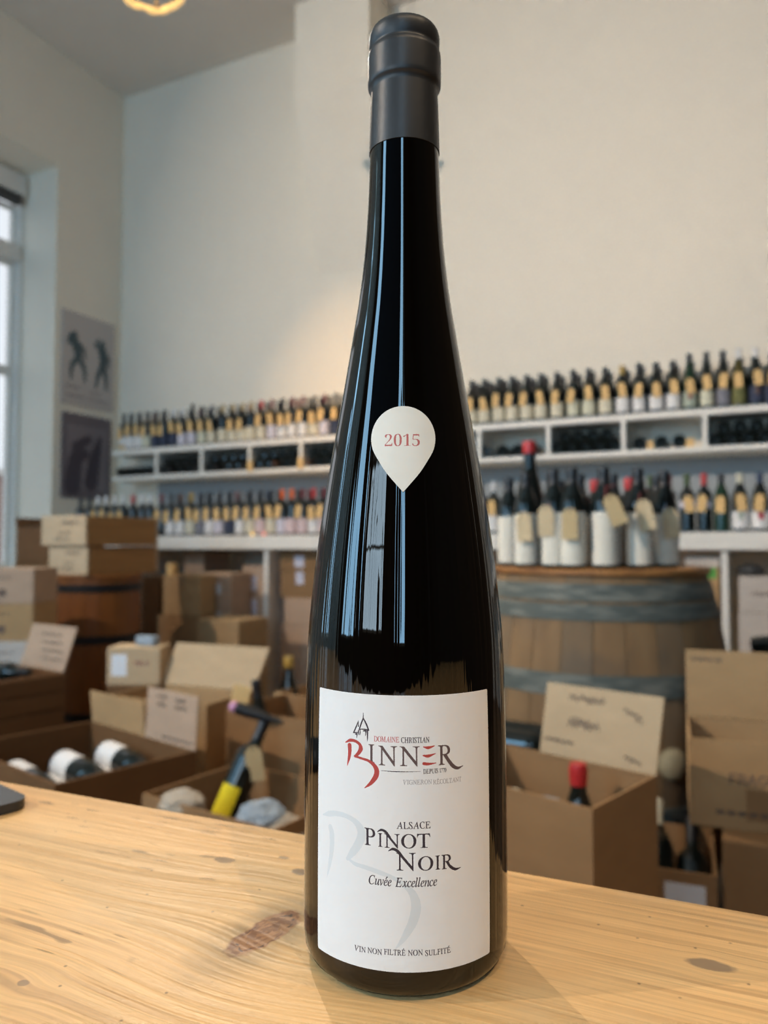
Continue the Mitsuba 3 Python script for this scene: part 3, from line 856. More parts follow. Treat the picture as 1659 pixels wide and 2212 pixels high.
# FRAGILE carton on a tall carton
E1 = Carton('tall brown carton under the open one printed FRAGILE', (-.070, 1.80), 2, .44, .30, 0, .392, 'card_brown', open_=False)
E1.note('scuffs', union_all([brush([(.04, .10), (.05, .16), (.045, .22)], [.006, .016, .004]), brush([(.02, .05), (.035, .09)], [.004, .014])]), 'card_tan', 'front', .0004)
Bx = Carton('open carton printed FRAGILE with its back flap standing', (-.138, 1.865), 5, .40, .25, .3925, .190, 'card_tan')
Bx.flap('back', 4, .165, 'card_tan')
Bx.note('handwriting', scrawl(.012, .135, .075, .015, 21), 'ink_pen', 'flap')
Bx.note('crease', sbox(.0, -.004, .4, -.002), 'card_brown', 'flap')
fr = meshkit.text_mesh('FRAGILE', .022, .0008, True)
fr.apply_transform(np.array([[1, 0, 0, .080], [0, 0, -1, 0], [0, 1, 0, .098], [0, 0, 0, 1.0]]))
part(Bx.key, 'lettering', fr, 'ink_pen', to_world=Bx.M)
Bx.note('print_line', union_all([sbox(.055 + .022 * i, .030, .055 + .022 * i + .016, .039) for i in range(7)]), 'ink_pen')
Bx.note('brown_patch', sbox(.115, .02, .165, .088), 'card_brown', 'front', .0004)

# low open carton of dark bottles beside the tall one
Fx = Carton('small open carton of dark bottles with a white paper on its front', (-.335, 1.775), 4, .255, .30, 0, .315, 'card_brown')
Fx.note('paper', sbox(.150, .225, .232, .290), 'paper_white')
for i, (u, v, z, lean, c, lb, words) in enumerate(((.128, .055, .02, 34, 'cream', 'pink', 'dark bottle with cream top slanting in the small carton below the FRAGILE one'), (.207, .045, .0, 40, 'black', 'cream', 'dark bottle slanting low against the side of the small carton'),
                                                   (.049, .050, .02, 37, 'black', 'cream', 'dark bottle slanting at the hidden side of the small carton'))):
    p = corner_of(Fx, u, v)
    bottle(words, 'bottles in the open cartons', (p[0], p[1], z + .125), cap=c, lab=lb, turn=(55, 40, 0)[i], pose=T().rotate([0, 0, 1], 4) @ T().rotate([1, 0, 0], -lean), seg=28)
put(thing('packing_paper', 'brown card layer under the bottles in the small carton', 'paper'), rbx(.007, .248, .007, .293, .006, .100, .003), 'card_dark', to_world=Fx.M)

# open carton behind the FRAGILE one, a dark bottle lying in it
block((-.02, 2.36), 3, .42, .30, 0, .52, 'card_dark', 'closed carton behind the FRAGILE carton, beside the barrel')
Dx = Carton('open carton behind the FRAGILE one with a dark bottle on top', (-.02, 2.36), 3, .42, .30, .5205, .15, 'card_brown')
bottle('dark glinting bottle lying in the carton behind the FRAGILE one', 'bottles in the open cartons', at_depth(1625, 1400, 2.62), pose=T().rotate([0, 0, 1], -8) @ T().rotate([0, 1, 0], 80), lab=None, seg=28)

# the big open carton of lying bottles at the counter's end
gx = np.array([math.cos(math.radians(-15)), math.sin(math.radians(-15))])
gy = np.array([-gx[1], gx[0]])
gBR = np.array([-1.386, 1.704])
gFL = gBR - .56 * gx - .40 * gy
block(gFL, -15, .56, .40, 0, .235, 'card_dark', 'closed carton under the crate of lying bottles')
G = Carton('open brown box of lying bottles with white labels, lid flap standing', gFL, -15, .56, .40, .2355, .215, 'card_dark', name='bottle_box', wall=.008)
G.flap('back', 3, .145, 'card_pink', .56, 1.0)
G.note('handwriting', [scrawl(.362, .118, .055, .014, 31), scrawl(.362, .096, .05, .014, 32), scrawl(.455, .118, .05, .012, 33), scrawl(.455, .098, .055, .012, 34), sbox(.40, .012, .55, .018)], 'ink_pen', 'flap')
G.flap('back', -6, .10, 'card_tan', .02, .56)
G.note('handwriting', scrawl(.35, .06, .14, .014, 35, .12), 'ink_pen', 'right')
for i, (u, v, z, t) in enumerate(((.19, .066, .392, -52), (.225, .134, .347, -40), (.19, .202, .392, -55), (.225, .270, .347, -40), (.19, .338, .392, -50))):
    p = corner_of(G, u, v)
    bottle('white-labelled bottle lying in the brown box, %s from its near end' % ordinal(i), 'bottles lying in the brown box', (p[0], p[1], z), cap='black', lab='white',
           pose=T().rotate([0, 0, 1], -15) @ T().rotate([0, 1, 0], 93), turn=t, seg=28, shape='burgundy')
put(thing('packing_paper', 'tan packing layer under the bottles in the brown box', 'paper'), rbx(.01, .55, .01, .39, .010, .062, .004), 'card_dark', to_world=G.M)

# dark wooden crate behind it
Lq = np.array([-2.33, 1.80])
lx = np.array([math.cos(math.radians(-10)), math.sin(math.radians(-10))])
Lc = Lq - .46 * lx
block(Lc, -10, .46, .26, 0, .355, 'card_dark', 'closed carton under the dark wooden crate')
Lx = Carton('dark planked wooden crate with a paper-covered lid standing', Lc, -10, .46, .26, .3555, .195, 'crate_dark', name='wooden_crate', wall=.014, cat_='crate')
for k in range(3):
    part(Lx.key, 'plank', rbx(.459, .468, .001, .259, .004 + .064 * k, .062 + .064 * k, .002), 'crate_dark', to_world=Lx.M)
    part(Lx.key, 'plank', rbx(.001, .459, -.008, .001, .004 + .064 * k, .062 + .064 * k, .002), 'crate_dark', to_world=Lx.M)
Lx.flap('back', 12, .165, 'card_pink', .36, 1.0, .03)
Lx.note('handwriting', [scrawl(.27 + .01 * i, .125 - .03 * i, .14, .010, 41 + i) for i in range(4)], 'ink_pen', 'flap')
p = corner_of(Lx, .125, .12)
bottle('white-labelled bottle lying on top in the dark wooden crate', 'bottles in the open cartons', (p[0], p[1], .535), lab='white', pose=T().rotate([0, 0, 1], -5) @ T().rotate([0, 1, 0], 85), turn=-50, seg=24)

# grey cartons stacked at the window side
zs = [(0, .42, 'card_dark', .03), (.4205, .178, 'card_grey', .03), (.599, .160, 'card_tan', .0), (.7595, .155, 'card_pink', .0)]
sc = at_depth(73, 1300, 3.35)[:2]
names = ('bottom carton of the stack below the window', 'greyish carton with small print, second in the stack below the window', 'tan carton with a dark mark, third in the stack below the window', 'topmost pale carton of the stack below the window')
for (z, h, m, o), nm in zip(zs, names):
    c = Carton(nm, (sc[0] - .42 * math.cos(.49) + o, sc[1] - .42 * math.sin(.49)), 28, .42, .27, z, h, m, open_=False)
    if z > .4:
        c.note('print', [scrawl(.20, h * .7, .12, .012, int(z * 99)), sbox(.27, h * .22, .30, h * .42)], 'ink_pen', 'front', .0006)


# wooden wine crates on the keg
def wine_crate(label, corner, rot, w, d, z0, h, seed):
    c = thing('wine_crate', label, 'crate', 'wine crates on the keg')
    M = T().translate([float(corner[0]), float(corner[1]), float(z0)]) @ T().rotate([0, 0, 1], rot)
    part(c, 'end_panel', rbx(0, w, 0, .014, 0, h, .002), 'crate_end', to_world=M, label='pale end panel with dark print')
    part(c, 'end_panel', rbx(0, w, d - .014, d, 0, h, .002), 'crate_end', to_world=M)
    part(c, 'side_panel', rbx(w - .010, w, .0145, d - .0145, 0, h - .004, .002), 'crate_wood', to_world=M, label='brown side board')
    part(c, 'side_panel', rbx(0, .010, .0145, d - .0145, 0, h - .004, .002), 'crate_wood', to_world=M)
    part(c, 'bottom', bx(.0105, w - .0105, .0145, d - .0145, .001, .009), 'crate_wood', to_world=M)
    e = extrude(union_all([scrawl(w * .45, h * .68, w * .40, .022, seed), scrawl(w * .40, h * .38, w * .28, .012, seed + 1), scrawl(w * .3, h * .16, w * .36, .016, seed + 2)]), .0008)
    e.apply_transform(np.array([[1, 0, 0, 0], [0, 0, -1, 0], [0, 1, 0, 0], [0, 0, 0, 1.0]]))
    part(c, 'print', e, 'ink_pen', to_world=M)
    return c


kc = at_depth(190, 1180, 3.90)[:2]
wine_crate('upper wine crate of the two on the keg, printed end facing the room', (kc[0] - .335, kc[1]), -3, .335, .50, 1.016, .155, 51)
wine_crate('lower wine crate of the two on the keg', (kc[0] - .300, kc[1] + .02), -2, .285, .50, .8635, .150, 61)
# brown crate with dark bottles on it, between keg and window
rc = at_depth(36, 1165, 4.5)[:2]
block((rc[0] - .01, rc[1]), -4, .38, .34, 0, .93, 'card_dark', 'tall dark carton behind the wine crates')
R = Carton('brown open box of dark bottles behind the wine crates', (rc[0], rc[1]), -4, .36, .33, .9305, .19, 'crate_dark', name='bottle_box', wall=.01)
R.flap('left', 14, .06, 'crate_dark')
for i in range(3):
    p = corner_of(R, .075 + .10 * i, .012)
    bottle(('dark bottle lying in the brown box behind the crates, nearest the window', 'white-capped bottle lying in the middle of the box behind the crates', 'dark bottle lying in the box behind the crates, nearest the crates')[i], 'bottles lying behind the wine crates', (p[0], p[1], 1.088), lab=None, cap=('black', 'white', 'black')[i], pose=T().rotate([0, 0, 1], -4) @ T().rotate([1, 0, 0], -86), seg=20)

# middle of the floor: pale lid carton, labelled carton, carton with corkscrew bottles
h0 = on_z(345, 1475, .50)[:2]
h1 = on_z(545, 1492, .50)[:2]
hr = math.degrees(math.atan2(h1[1] - h0[1], h1[0] - h0[0]))
hw = float(np.linalg.norm(h1 - h0))
hx = (h1 - h0) / hw
hc = h0 - .27 * np.array([-hx[1], hx[0]])
block(hc, hr, hw, .27, 0, .245, 'card_dark', 'closed carton under the pale-lidded carton')
H = Carton('open carton with a big pale blank lid standing at its back', hc, hr, hw, .27, .2455, .255, 'card_tan')
H.flap('back', 18, .155, 'card_pale', .02, 1.02, .035, 'broad pale blank lid')
kq = on_z(245, 1480, .50)
kr = hr + 22
Kc = np.array([kq[0] - .035, kq[1] + .0])
block(Kc, kr, .20, .13, 0, .495, 'card_dark', 'closed carton under the one with the white sticker')
Kx = Carton('small closed tan carton with white sticker and red print, before the keg', Kc, kr, .20, .13, .4955, .140, 'card_pale', open_=False)
Kx.note('sticker', sbox(.018, .035, .075, .115), 'paper_white')
Kx.note('print', scrawl(.10, .07, .06, .022, 71), 'ink_red')
I0 = np.array([-1.50, 1.985])
block(I0, -5, .31, .30, 0, .205, 'card_dark', 'closed carton under the open carton with leaning bottles')
I = Carton('open brown carton behind the leaning bottle with the yellow label', I0, -5, .33, .30, .2055, .295, 'card_brown')
I.flap('right', 30, .09, 'card_tan')
# bottle necks across that carton's rim
q = on_y(506, 1526, 2.12)
dirn = on_y(615, 1566, 2.15) - q
dirn /= np.linalg.norm(dirn)


def pose_along(d):
    """rotation that lays a bottle's axis along d (base towards -d)"""
    d = np.asarray(d, float) / np.linalg.norm(d)
    x = np.cross([0, 0, 1.0], d)
    x = x / np.linalg.norm(x) if np.linalg.norm(x) > 1e-6 else np.array([1.0, 0, 0])
    M = np.eye(4)
    M[:3, 0], M[:3, 1], M[:3, 2] = x, np.cross(d, x), d
    return T(M.tolist())


rod = thing('bottle_stopper', 'tapered black bar with a pink tip lying over the leaning bottle neck', 'tool')
r0, r1 = at_depth(512, 1529, 2.00), at_depth(612, 1562, 1.98)
part(rod, 'bar', tubes([r0 + (r1 - r0) * k for k in (0, .25, .5, .75, 1)], [.0165, .0165, .0135, .009, .005], 12), 'cap_black', smooth=50)
part(rod, 'tip', moved(trimesh.creation.icosphere(3, .0145), r0 - (r1 - r0) * .06), 'cap_pink', smooth=True)
q2 = on_y(553, 1468, 2.10)
p2 = corner_of(I, .060, .13)
d2 = np.array([q2[0] - p2[0], q2[1] - p2[1], .32])
d2 /= np.linalg.norm(d2)
tall_one = bottle('bottle behind the pink-tipped neck with a square buff tag', 'bottles in the open cartons', q2 - d2 * .325, shape='flute', lab=None, pose=pose_along(d2), seg=24)
part(tall_one, 'price_tag', moved(rbx(-.026, .026, -.0008, .0008, -.028, .028, .0003), at_depth(520, 1502, 2.26), rotz=24, roty=12), 'tag_card')

# the leaning bottle with the yellow label, in an open carton with packing paper
M0 = np.array([-1.325, 1.43])
block(M0, -9, .42, .32, 0, .165, 'card_dark', 'closed carton under the carton with packing paper')
Mx = Carton('open carton with packing paper, yellow-labelled bottle leaning out of it', M0, -9, .42, .32, .1655, .255, 'card_brown')
j0, j1 = at_depth(484, 1768, 1.92), at_depth(573, 1556, 2.00)
dj = (j1 - j0) / np.linalg.norm(j1 - j0)
_m = np.array(pose_along(dj).matrix)[:3, :3]
_t = _m.T @ (CAM - j0 + np.array([-1.0, -.2, 0]))
J_TURN = math.degrees(math.atan2(_t[0], -_t[1]))
leaner = bottle('leaning dark bottle with yellow label and buff tag, black neck up', 'bottles in the open cartons', j1 - dj * .290, cap='black', lab='yellow', shape='leaner', pose=pose_along(dj), turn=J_TURN, seg=32)
tp = at_depth(545, 1612, 1.93)
_w = meshkit.WRITTEN[tag_mesh(1)['filename']]
part(leaner, 'price_tag', moved(trimesh.Trimesh(np.array(_w[0], float), np.array(_w[1]), process=False), tp, rotz=27, roty=-7), 'tag_card_dull')


for i, (px, py, dd, r, m, words) in enumerate(((565, 1768, 1.72, .060, 'paper_blue', 'bluish crumpled packing paper in the carton beside the leaning bottle'), (612, 1792, 1.70, .052, 'tissue', 'beige crumpled packing paper nearest the tall bottle'),
                                               (395, 1738, 1.80, .055, 'tissue', 'beige packing paper on the far side of the leaning bottle'))):
    put(thing('packing_paper', words, 'paper'), crumple(at_depth(px, py, dd), r, 3 + i), m)

# carton with the yellow-capped bottle, near the tall bottle
n0 = at_depth(592, 1500, 2.75)
block((n0[0], n0[1]), -8, .30, .26, 0, .28, 'card_dark', 'closed carton under the one with the yellow-capped bottle')
N = Carton('open carton with a yellow-capped bottle standing in it', (n0[0], n0[1]), -8, .30, .26, .2805, .21, 'card_tan')
N.flap('right', -4, .14, 'card_tan')
p = at_depth(624, 1440, 2.86)
bottle('dark yellow-capped bottle with a round white label, standing in a carton', 'bottles in the open cartons', (p[0], p[1], .29), cap='gold', cap_piece='dip', lab='white', shape='champagne', seg=28)


# ------------------------------------------------------------------ cartons under the counter
def under(label, px0, px1, y0, y1, Y, m, sticker=None, tape=None, depth=.30, z_floor=None, pr=None):
    a, b = on_y(px0, (y0 + y1) / 2, Y), on_y(px1, (y0 + y1) / 2, Y)
    zt, zb = on_y((px0 + px1) / 2, y0, Y)[2], on_y((px0 + px1) / 2, y1, Y)[2]
    if z_floor is not None:
        zb = z_floor
    w, h = b[0] - a[0], zt - zb
    c = Carton(label, (a[0], Y), 0, w, depth, zb, h, m, open_=False, tape=tape)
    if sticker:
        u0, v0, u1, v1, sm = sticker
        c.note('sticker', sbox(u0 * w, v0 * h, u1 * w, v1 * h), sm)
    if pr:
        c.note('print', scrawl(w * .2, h * .45, w * .6, h * .14, pr), 'ink_pen')
    return zt


z = under('bottom carton of the narrow stack by the counter upright', 524, 574, 1345, 1400, 4.27, 'card_pink', (.35, .2, .95, .7, 'paper_lilac'), z_floor=.0005)
z = under('second carton up with a lilac sticker, by the counter upright', 524, 574, 1282, 1344, 4.27, 'card_pink', (.04, .25, .62, .8, 'paper_lilac'), z_floor=z + .0005)
z = under('topmost carton with a lilac sticker, by the counter upright', 524, 574, 1222, 1281, 4.27, 'card_pink', (.04, .1, .62, .62, 'paper_lilac'), z_floor=z + .0005)
z = under('lower carton of the pair with pale square stickers under the counter', 433, 498, 1312, 1360, 4.02, 'card_pink', depth=.22, sticker=(.35, .55, .65, .95, 'paper_white'), z_floor=.0005)
z = under('pinkish carton with a small white square sticker under the counter', 433, 498, 1238, 1311, 4.02, 'card_pink', depth=.22, sticker=(.35, .38, .68, .70, 'paper_white'), z_floor=z + .0005)
z = under('wide brown carton under the taped one, before the counter', 338, 436, 1330, 1395, 3.84, 'card_brown', depth=.16, z_floor=.0005)
z = under('tan carton with brown tape cross, before the counter', 352, 432, 1243, 1329, 3.84, 'card_tan', depth=.16, tape='tape', z_floor=z + .0005)
put(thing('wooden_block', 'small yellowish wooden block on the taped carton', 'block'), (lambda q: rbx(q[0] - .025, q[0] + .025, q[1], q[1] + .05, z + .0005, z + .075, .003))(on_y(366, 1240, 3.88)), 'tag_card')
under('dark brown carton between the keg and the taped carton', 306, 345, 1246, 1400, 3.95, 'card_dark', z_floor=.0005)
z = under('lower of two cartons at the back under the counter end', 398, 440, 1240, 1300, 4.42, 'card_brown', z_floor=.0005)
under('pinkish carton at the back under the counter end', 398, 440, 1192, 1239, 4.42, 'card_pink', z_floor=z + .0005)
z = under('orange-brown carton with a grey sticker before the upright', 425, 515, 1340, 1400, 3.66, 'card_tan', (.50, .02, .95, .52, 'paper_blue'), z_floor=.0005)
z = under('bottom carton of the stack with shiny tape beside the tall bottle', 606, 678, 1350, 1400, 4.30, 'card_pink', z_floor=.0005)
z = under('third carton of the stack with shiny tape beside the tall bottle', 614, 680, 1292, 1349, 4.30, 'card_pink', z_floor=z + .0005)
z = under('second carton of the stack with shiny tape beside the tall bottle', 606, 690, 1234, 1291, 4.32, 'card_brown', (.40, .5, .60, .98, 'paper_lilac'), z_floor=z + .0005)
under('topmost carton of the stack with shiny tape beside the tall bottle', 604, 690, 1192, 1233, 4.34, 'card_brown', (.38, .2, .62, .8, 'paper_lilac'), z_floor=z + .0005)
# beside and behind the barrel
z = under('bottom carton of the green-taped stack behind the barrel', 1480, 1554, 1362, 1400, 4.30, 'card_tan', (.40, .25, .95, .85, 'tape_green'), z_floor=.0005)
z = under('brown carton with a blue mark in the stack behind the barrel', 1480, 1554, 1268, 1361, 4.30, 'card_tan', (.52, .55, .78, .70, 'ink_blue'), z_floor=z + .0005)
z = under('carton with green tape in the stack behind the barrel', 1480, 1554, 1226, 1267, 4.30, 'card_tan', (.42, .45, .92, .98, 'tape_green'), z_floor=z + .0005)
under('topmost greyish carton in the stack behind the barrel', 1480, 1554, 1202, 1225, 4.30, 'card_grey', z_floor=z + .0005)
z = under('lower pale carton beyond the counter upright by the barrel', 1596, 1720, 1325, 1420, 4.24, 'card_grey', pr=91, z_floor=.0005)
z = under('upper pale carton with faint print beyond the counter upright', 1596, 1720, 1246, 1324, 4.24, 'card_grey', pr=92, z_floor=z + .0005)
q = on_y(1622, 1236, 4.30)
put(thing('packing_paper', 'dark crumpled bag on the pale cartons under the counter', 'bag'), crumple((q[0], q[1] + .03, z + .03), .06, 9, .5), 'rail_black')
p = corner_of(Kx, .13, .065)
put(thing('packing_paper', 'grey-blue folded paper on the carton with the white sticker', 'paper'), rbx(p[0] - .045, p[0] + .045, p[1] - .02, p[1] + .02, .636, .672, .006), 'paper_blue')

# ------------------------------------------------------------------ lamps
def pendant(label, xyz, power):
    """lobed ring lamp with candle bulbs, hung on a cord"""
    t = thing('pendant_lamp', label, 'lamp')
    x, y, z = xyz
    a = np.linspace(0, 2 * np.pi, 97)
    r = .150 + .012 * np.cos(7 * a)
    ring = np.stack([x + r * np.cos(a), y + r * np.sin(a), z + .012 * np.cos(7 * a + .6)], 1)
    k = part(t, 'ring', tubes(ring, .013 + .006 * np.cos(7 * a) ** 2, 8), 'cap_gold', smooth=60)
    scene[k]['emitter'] = {'type': 'area', 'radiance': rgb(1.15, .70, .27)}
    for i in range(7):
        b = 2 * math.pi * i / 7 + .25
        c, s = math.cos(b), math.sin(b)
        part(t, 'arm', tubes(curve([(x + .02 * c, y + .02 * s, z + .20), (x + .09 * c, y + .09 * s, z + .14), (x + .145 * c, y + .145 * s, z + .01)], 6), .006, 6), 'cap_gold', smooth=60)
    flame = lathe([(0, 0), (.006, .003), (.013, .018), (.011, .034), (.004, .052), (0, .060)], 12)
    k = part(t, 'bulb', cat(*[moved(flame, (x + .085 * math.cos(b), y + .085 * math.sin(b), z + .02)) for b in (.9, 2.99, 5.09)]), 'paper_white', smooth=60)
    scene[k]['emitter'] = {'type': 'area', 'radiance': rgb(*(LAMP_WARM * 60))}
    labels[k] = {'kind': 'stuff'}
    part(t, 'cord', tubes([(x, y, z + .19), (x, y, z + .5), (x, y, ROOM_TOP - .02)], .004, 6), 'hoop_black')
    part(t, 'ceiling_rose', moved(lathe([(0, 0), (.05, .005), (.055, .03), (0, .031)], 24), (x, y, ROOM_TOP - .032)), 'cap_gold', smooth=40)
    scene[t + '_light'] = {'type': 'spot', 'to_world': T().look_at(origin=[float(x), float(y), float(z - .04)], target=[-.05, .15, .86], up=[0, 0, 1]), 'intensity': rgb(*(LAMP_WARM_SOFT * power)),
                           'cutoff_angle': 55.0, 'beam_width': 10.0}


pendant('glowing gold ring lamp hanging at the top edge, bulbs like candle flames', at_depth(322, -22, 3.9), 27)


def spotlight(label, at, to, power, cut=38, beam=16, tint=LAMP_WARM_SOFT):
    t = thing('ceiling_spotlight', label, 'lamp')
    at, to = np.array(at, float), np.array(to, float)
    d = (to - at) / np.linalg.norm(to - at)
    part(t, 'can', lathe([(.001, -.13), (.035, -.13), (.045, -.11), (.045, .012), (.042, .012), (.040, -.02), (0, -.02)], 24), 'white_paint', smooth=40, to_world=T().translate(at.tolist()) @ pose_along(d))
    part(t, 'stem', tubes([at - d * .10, (at[0], at[1], at[2] + .3), (at[0], at[1], ROOM_TOP - .005)], .008, 6), 'white_paint')
    part(t, 'lens', lathe([(0, -.016), (.034, -.016), (.030, -.006), (0, -.002)], 16), 'cap_cream', to_world=T().translate(at.tolist()) @ pose_along(d))
    scene[t + '_beam'] = {'type': 'spot', 'to_world': T().look_at(origin=(at + d * .05).tolist(), target=to.tolist(), up=[0, 1, .1]), 'intensity': rgb(*(tint * power)), 'cutoff_angle': cut, 'beam_width': beam}


spotlight('white ceiling spotlight with a narrow beam onto the shelf by the tall bottle', (-2.5, 2.9, 4.78), (-2.62, 4.78, 1.72), 46, 18, 1, LAMP_WARM)
spotlight('white ceiling spotlight aimed at the wall above the barrel', (-4.14, -2.35, 4.2), (.4, 4.95, 2.1), 170, 38, 6)

for x, y, w in ((1.6, -1.0, 'beyond the table end'), (.6, -1.9, 'near the shop windows'), (2.2, .2, 'by the side wall')):  # unseen warm fill lamps, added to offset the cool daylight on the label
    spotlight('added warm fill spotlight aimed at the pine table from ' + w, (x, y, 4.3), (-.1, .15, .95), 10, 24, 9, np.array([1.0, .76, .50]))

# ------------------------------------------------------------------ the pine table and what lies on it
tb = thing('pine_table', 'worn pine counter table with knots and stains, the tall bottle on it', 'table')
c, s = math.cos(TABLE_ROT), math.sin(TABLE_ROT)
TM = T().translate([-.2147, .3508, .86]) @ T().rotate([0, 0, 1], math.degrees(TABLE_ROT))
part(tb, 'top', rbx(-1.5, 1.6, -.85, 0, -.042, 0, .0025), 'pine_top', to_world=TM)
part(tb, 'apron', bx(-1.4, 1.5, -.80, -.045, -.16, -.0425), 'pine_dark', to_world=TM)
for x in (-1.4, 1.43):
    for y in (-.80, -.115):
        part(tb, 'leg', rbx(x, x + .07, y, y + .07, -.86, -.1605, .003), 'pine_dark', to_world=TM)

ph = thing('phone', 'dark flat phone with rounded corner lying at the table edge', 'phone')
g = sbox(-.040, -.072, .040, .072).buffer(-.010).buffer(.010, 8)
PM = T().translate([-.4318, .2560, .8603]) @ T().rotate([0, 0, 1], -14)
part(ph, 'case', extrude(g, .0055), 'phone_black', to_world=PM)
part(ph, 'mark', moved(extrude(sbox(.006, .040, .022, .043).union(sbox(.006, .034, .016, .036)), .0003), (0, 0, .0055)), 'paper_white', to_world=PM)

# ------------------------------------------------------------------ the tall bottle
BOT = (-.1202, .2694, .8603)
BOT_FACE = 24.05          # its label looks this far round from -y, towards the camera's side
BM = T().translate(list(BOT)) @ T().rotate([0, 0, 1], BOT_FACE)
from scipy.interpolate import PchipInterpolator
_p = np.array([(.0, 5.0), (20, 3.5), (29, .6), (31.5, 0), (33.6, .5), (35.8, 2.2), (37.2, 5.0), (37.8, 9), (37.95, 16), (38, 30), (38, 60), (37.85, 80), (37.5, 99), (36.9, 115), (35.65, 130), (34, 145), (31.95, 160), (29.5, 175.4),
               (26.75, 191), (24.4, 204), (22.1, 217.5), (19.85, 231), (17.75, 244), (16.05, 257.5), (14.85, 271), (14.0, 286), (13.5, 300), (13.2, 308)]) / 1e3
_low, _up = _p[:8], _p[7:]
_zf = np.linspace(_up[0, 1], _up[-1, 1], 150)
GLASS_R = PchipInterpolator(_up[:, 1], _up[:, 0])
GLASS = np.vstack([_low[:-1], np.stack([GLASS_R(_zf), _zf], 1), [[0, .308]]])


scene['bottle_glass'] = {'type': 'plastic', 'diffuse_reflectance': rgb(.0012, .0008, .0006), 'int_ior': 1.53}


def rippled(mesh):
    """the faint upright ripples of moulded glass, stronger on the belly than on the neck"""
    v = mesh.vertices
    r = np.hypot(v[:, 0], v[:, 1])
    a = (np.arctan2(v[:, 1], v[:, 0]) - math.pi / 2) % (2 * math.pi)
    z = v[:, 2]
    n = lambda f, g, s: meshkit.noise(np.stack([a * f, z * g, np.full_like(a, s)], 1))
    t = np.clip((.215 - z) / .06, 0, 1)
    t = (.04 + .96 * t * t * (3 - 2 * t)) * np.clip((z - .006) / .01, 0, 1)
    h = 2.1e-4 * (1.1 * n(20, 6, 4.5) + .65 * n(47, 9, 1.5) + .22 * n(90, 14, 2.5) - 1.97) * t
    v[:, :2] *= (1 + h / np.maximum(r, 1e-4))[:, None]
    mesh.vertices = v
    return mesh


plain('capsule_black', (.016, .017, .018), 0.42, 0.4)


def label_relief(p, n, uv):
    return fbm(p.x * 900, p.y * 900, p.z * 900)


textured('label_paper', lambda p, n, uv: mi.Color3f(.715, .695, .665), 0.8, 0.2, label_relief, 2e-4, 1.2e-4)
plain('drop_paper', (.69, .665, .59), 0.7, 0.25)
plain('print_black', (.035, .025, .030), 0.7)
plain('print_brown', (.10, .065, .06), 0.7)
plain('print_red', (.40, .055, .045), 0.6)
plain('print_darkred', (.42, .12, .11), 0.7)
plain('print_grey', (.33, .31, .30), 0.7)
plain('varnish_grey', (.60, .615, .605), 0.35, 0.5)

tw = thing('tall_wine_bottle', 'tall slender black wine bottle with white label standing on the pine table', 'bottle')
part(tw, 'glass', rippled(lathe(GLASS, 900)), 'bottle_glass', smooth=True, to_world=BM)
CAPS_P = np.array([(13.35, 302.6), (13.75, 302.6), (13.62, 309), (13.35, 320), (13.05, 326.2), (13.1, 327.8), (13.9, 328.6), (14.3, 329.4), (14.4, 331), (14.4, 340.5), (14.25, 341.8), (13.6, 342.6), (13.15, 343.4), (13.2, 344.4), (13.8, 345.4), (13.95, 348.3),
                   (13.6, 350.0), (12.9, 351.2), (11.6, 351.9), (9.5, 352.2), (5, 352.3), (0, 352.3)]) / 1e3
part(tw, 'capsule', lathe(CAPS_P, 96), 'capsule_black', smooth=45, to_world=BM, label='matt black neck capsule')


def wrap(poly, lift, step=.0016):
    """a flat shape in label coordinates (mm round the bottle from its centre line, mm up) laid on the glass"""
    poly = poly if poly.is_valid else poly.buffer(0)
    ms = []
    for g in getattr(poly, 'geoms', [poly]):
        if g.geom_type != 'Polygon' or g.area < 1e-4:
            continue
        v, f = trimesh.creation.triangulate_polygon(g, engine='earcut')
        v = np.column_stack([v, np.zeros(len(v))]) / 1e3
        v, f = trimesh.remesh.subdivide_to_size(v, f, step, max_iter=12)
        ms.append(trimesh.Trimesh(v, f, process=False))
    m = cat(*ms)
    s, z = m.vertices[:, 0], m.vertices[:, 1]
    base = GLASS_R(np.clip(z, .009, .308))
    slope = (GLASS_R(np.clip(z, .009, .308) + 5e-4) - GLASS_R(np.clip(z, .009, .308) - 5e-4)) / 1e-3
    r = base + lift
    a = s / .0381 if z.max() < .12 else s / np.maximum(base, 1e-3)
    m.vertices = np.stack([r * np.sin(a), -r * np.cos(a), z - lift * slope], 1)
    return m


lab_poly = sbox(-35.0, 10.6, 32.7, 99.9).buffer(-.6).buffer(.6, 4)
flk = part(tw, 'front_label', wrap(lab_poly, .00022), 'label_paper', smooth=True, to_world=BM, label='white rectangular label with red and black lettering')

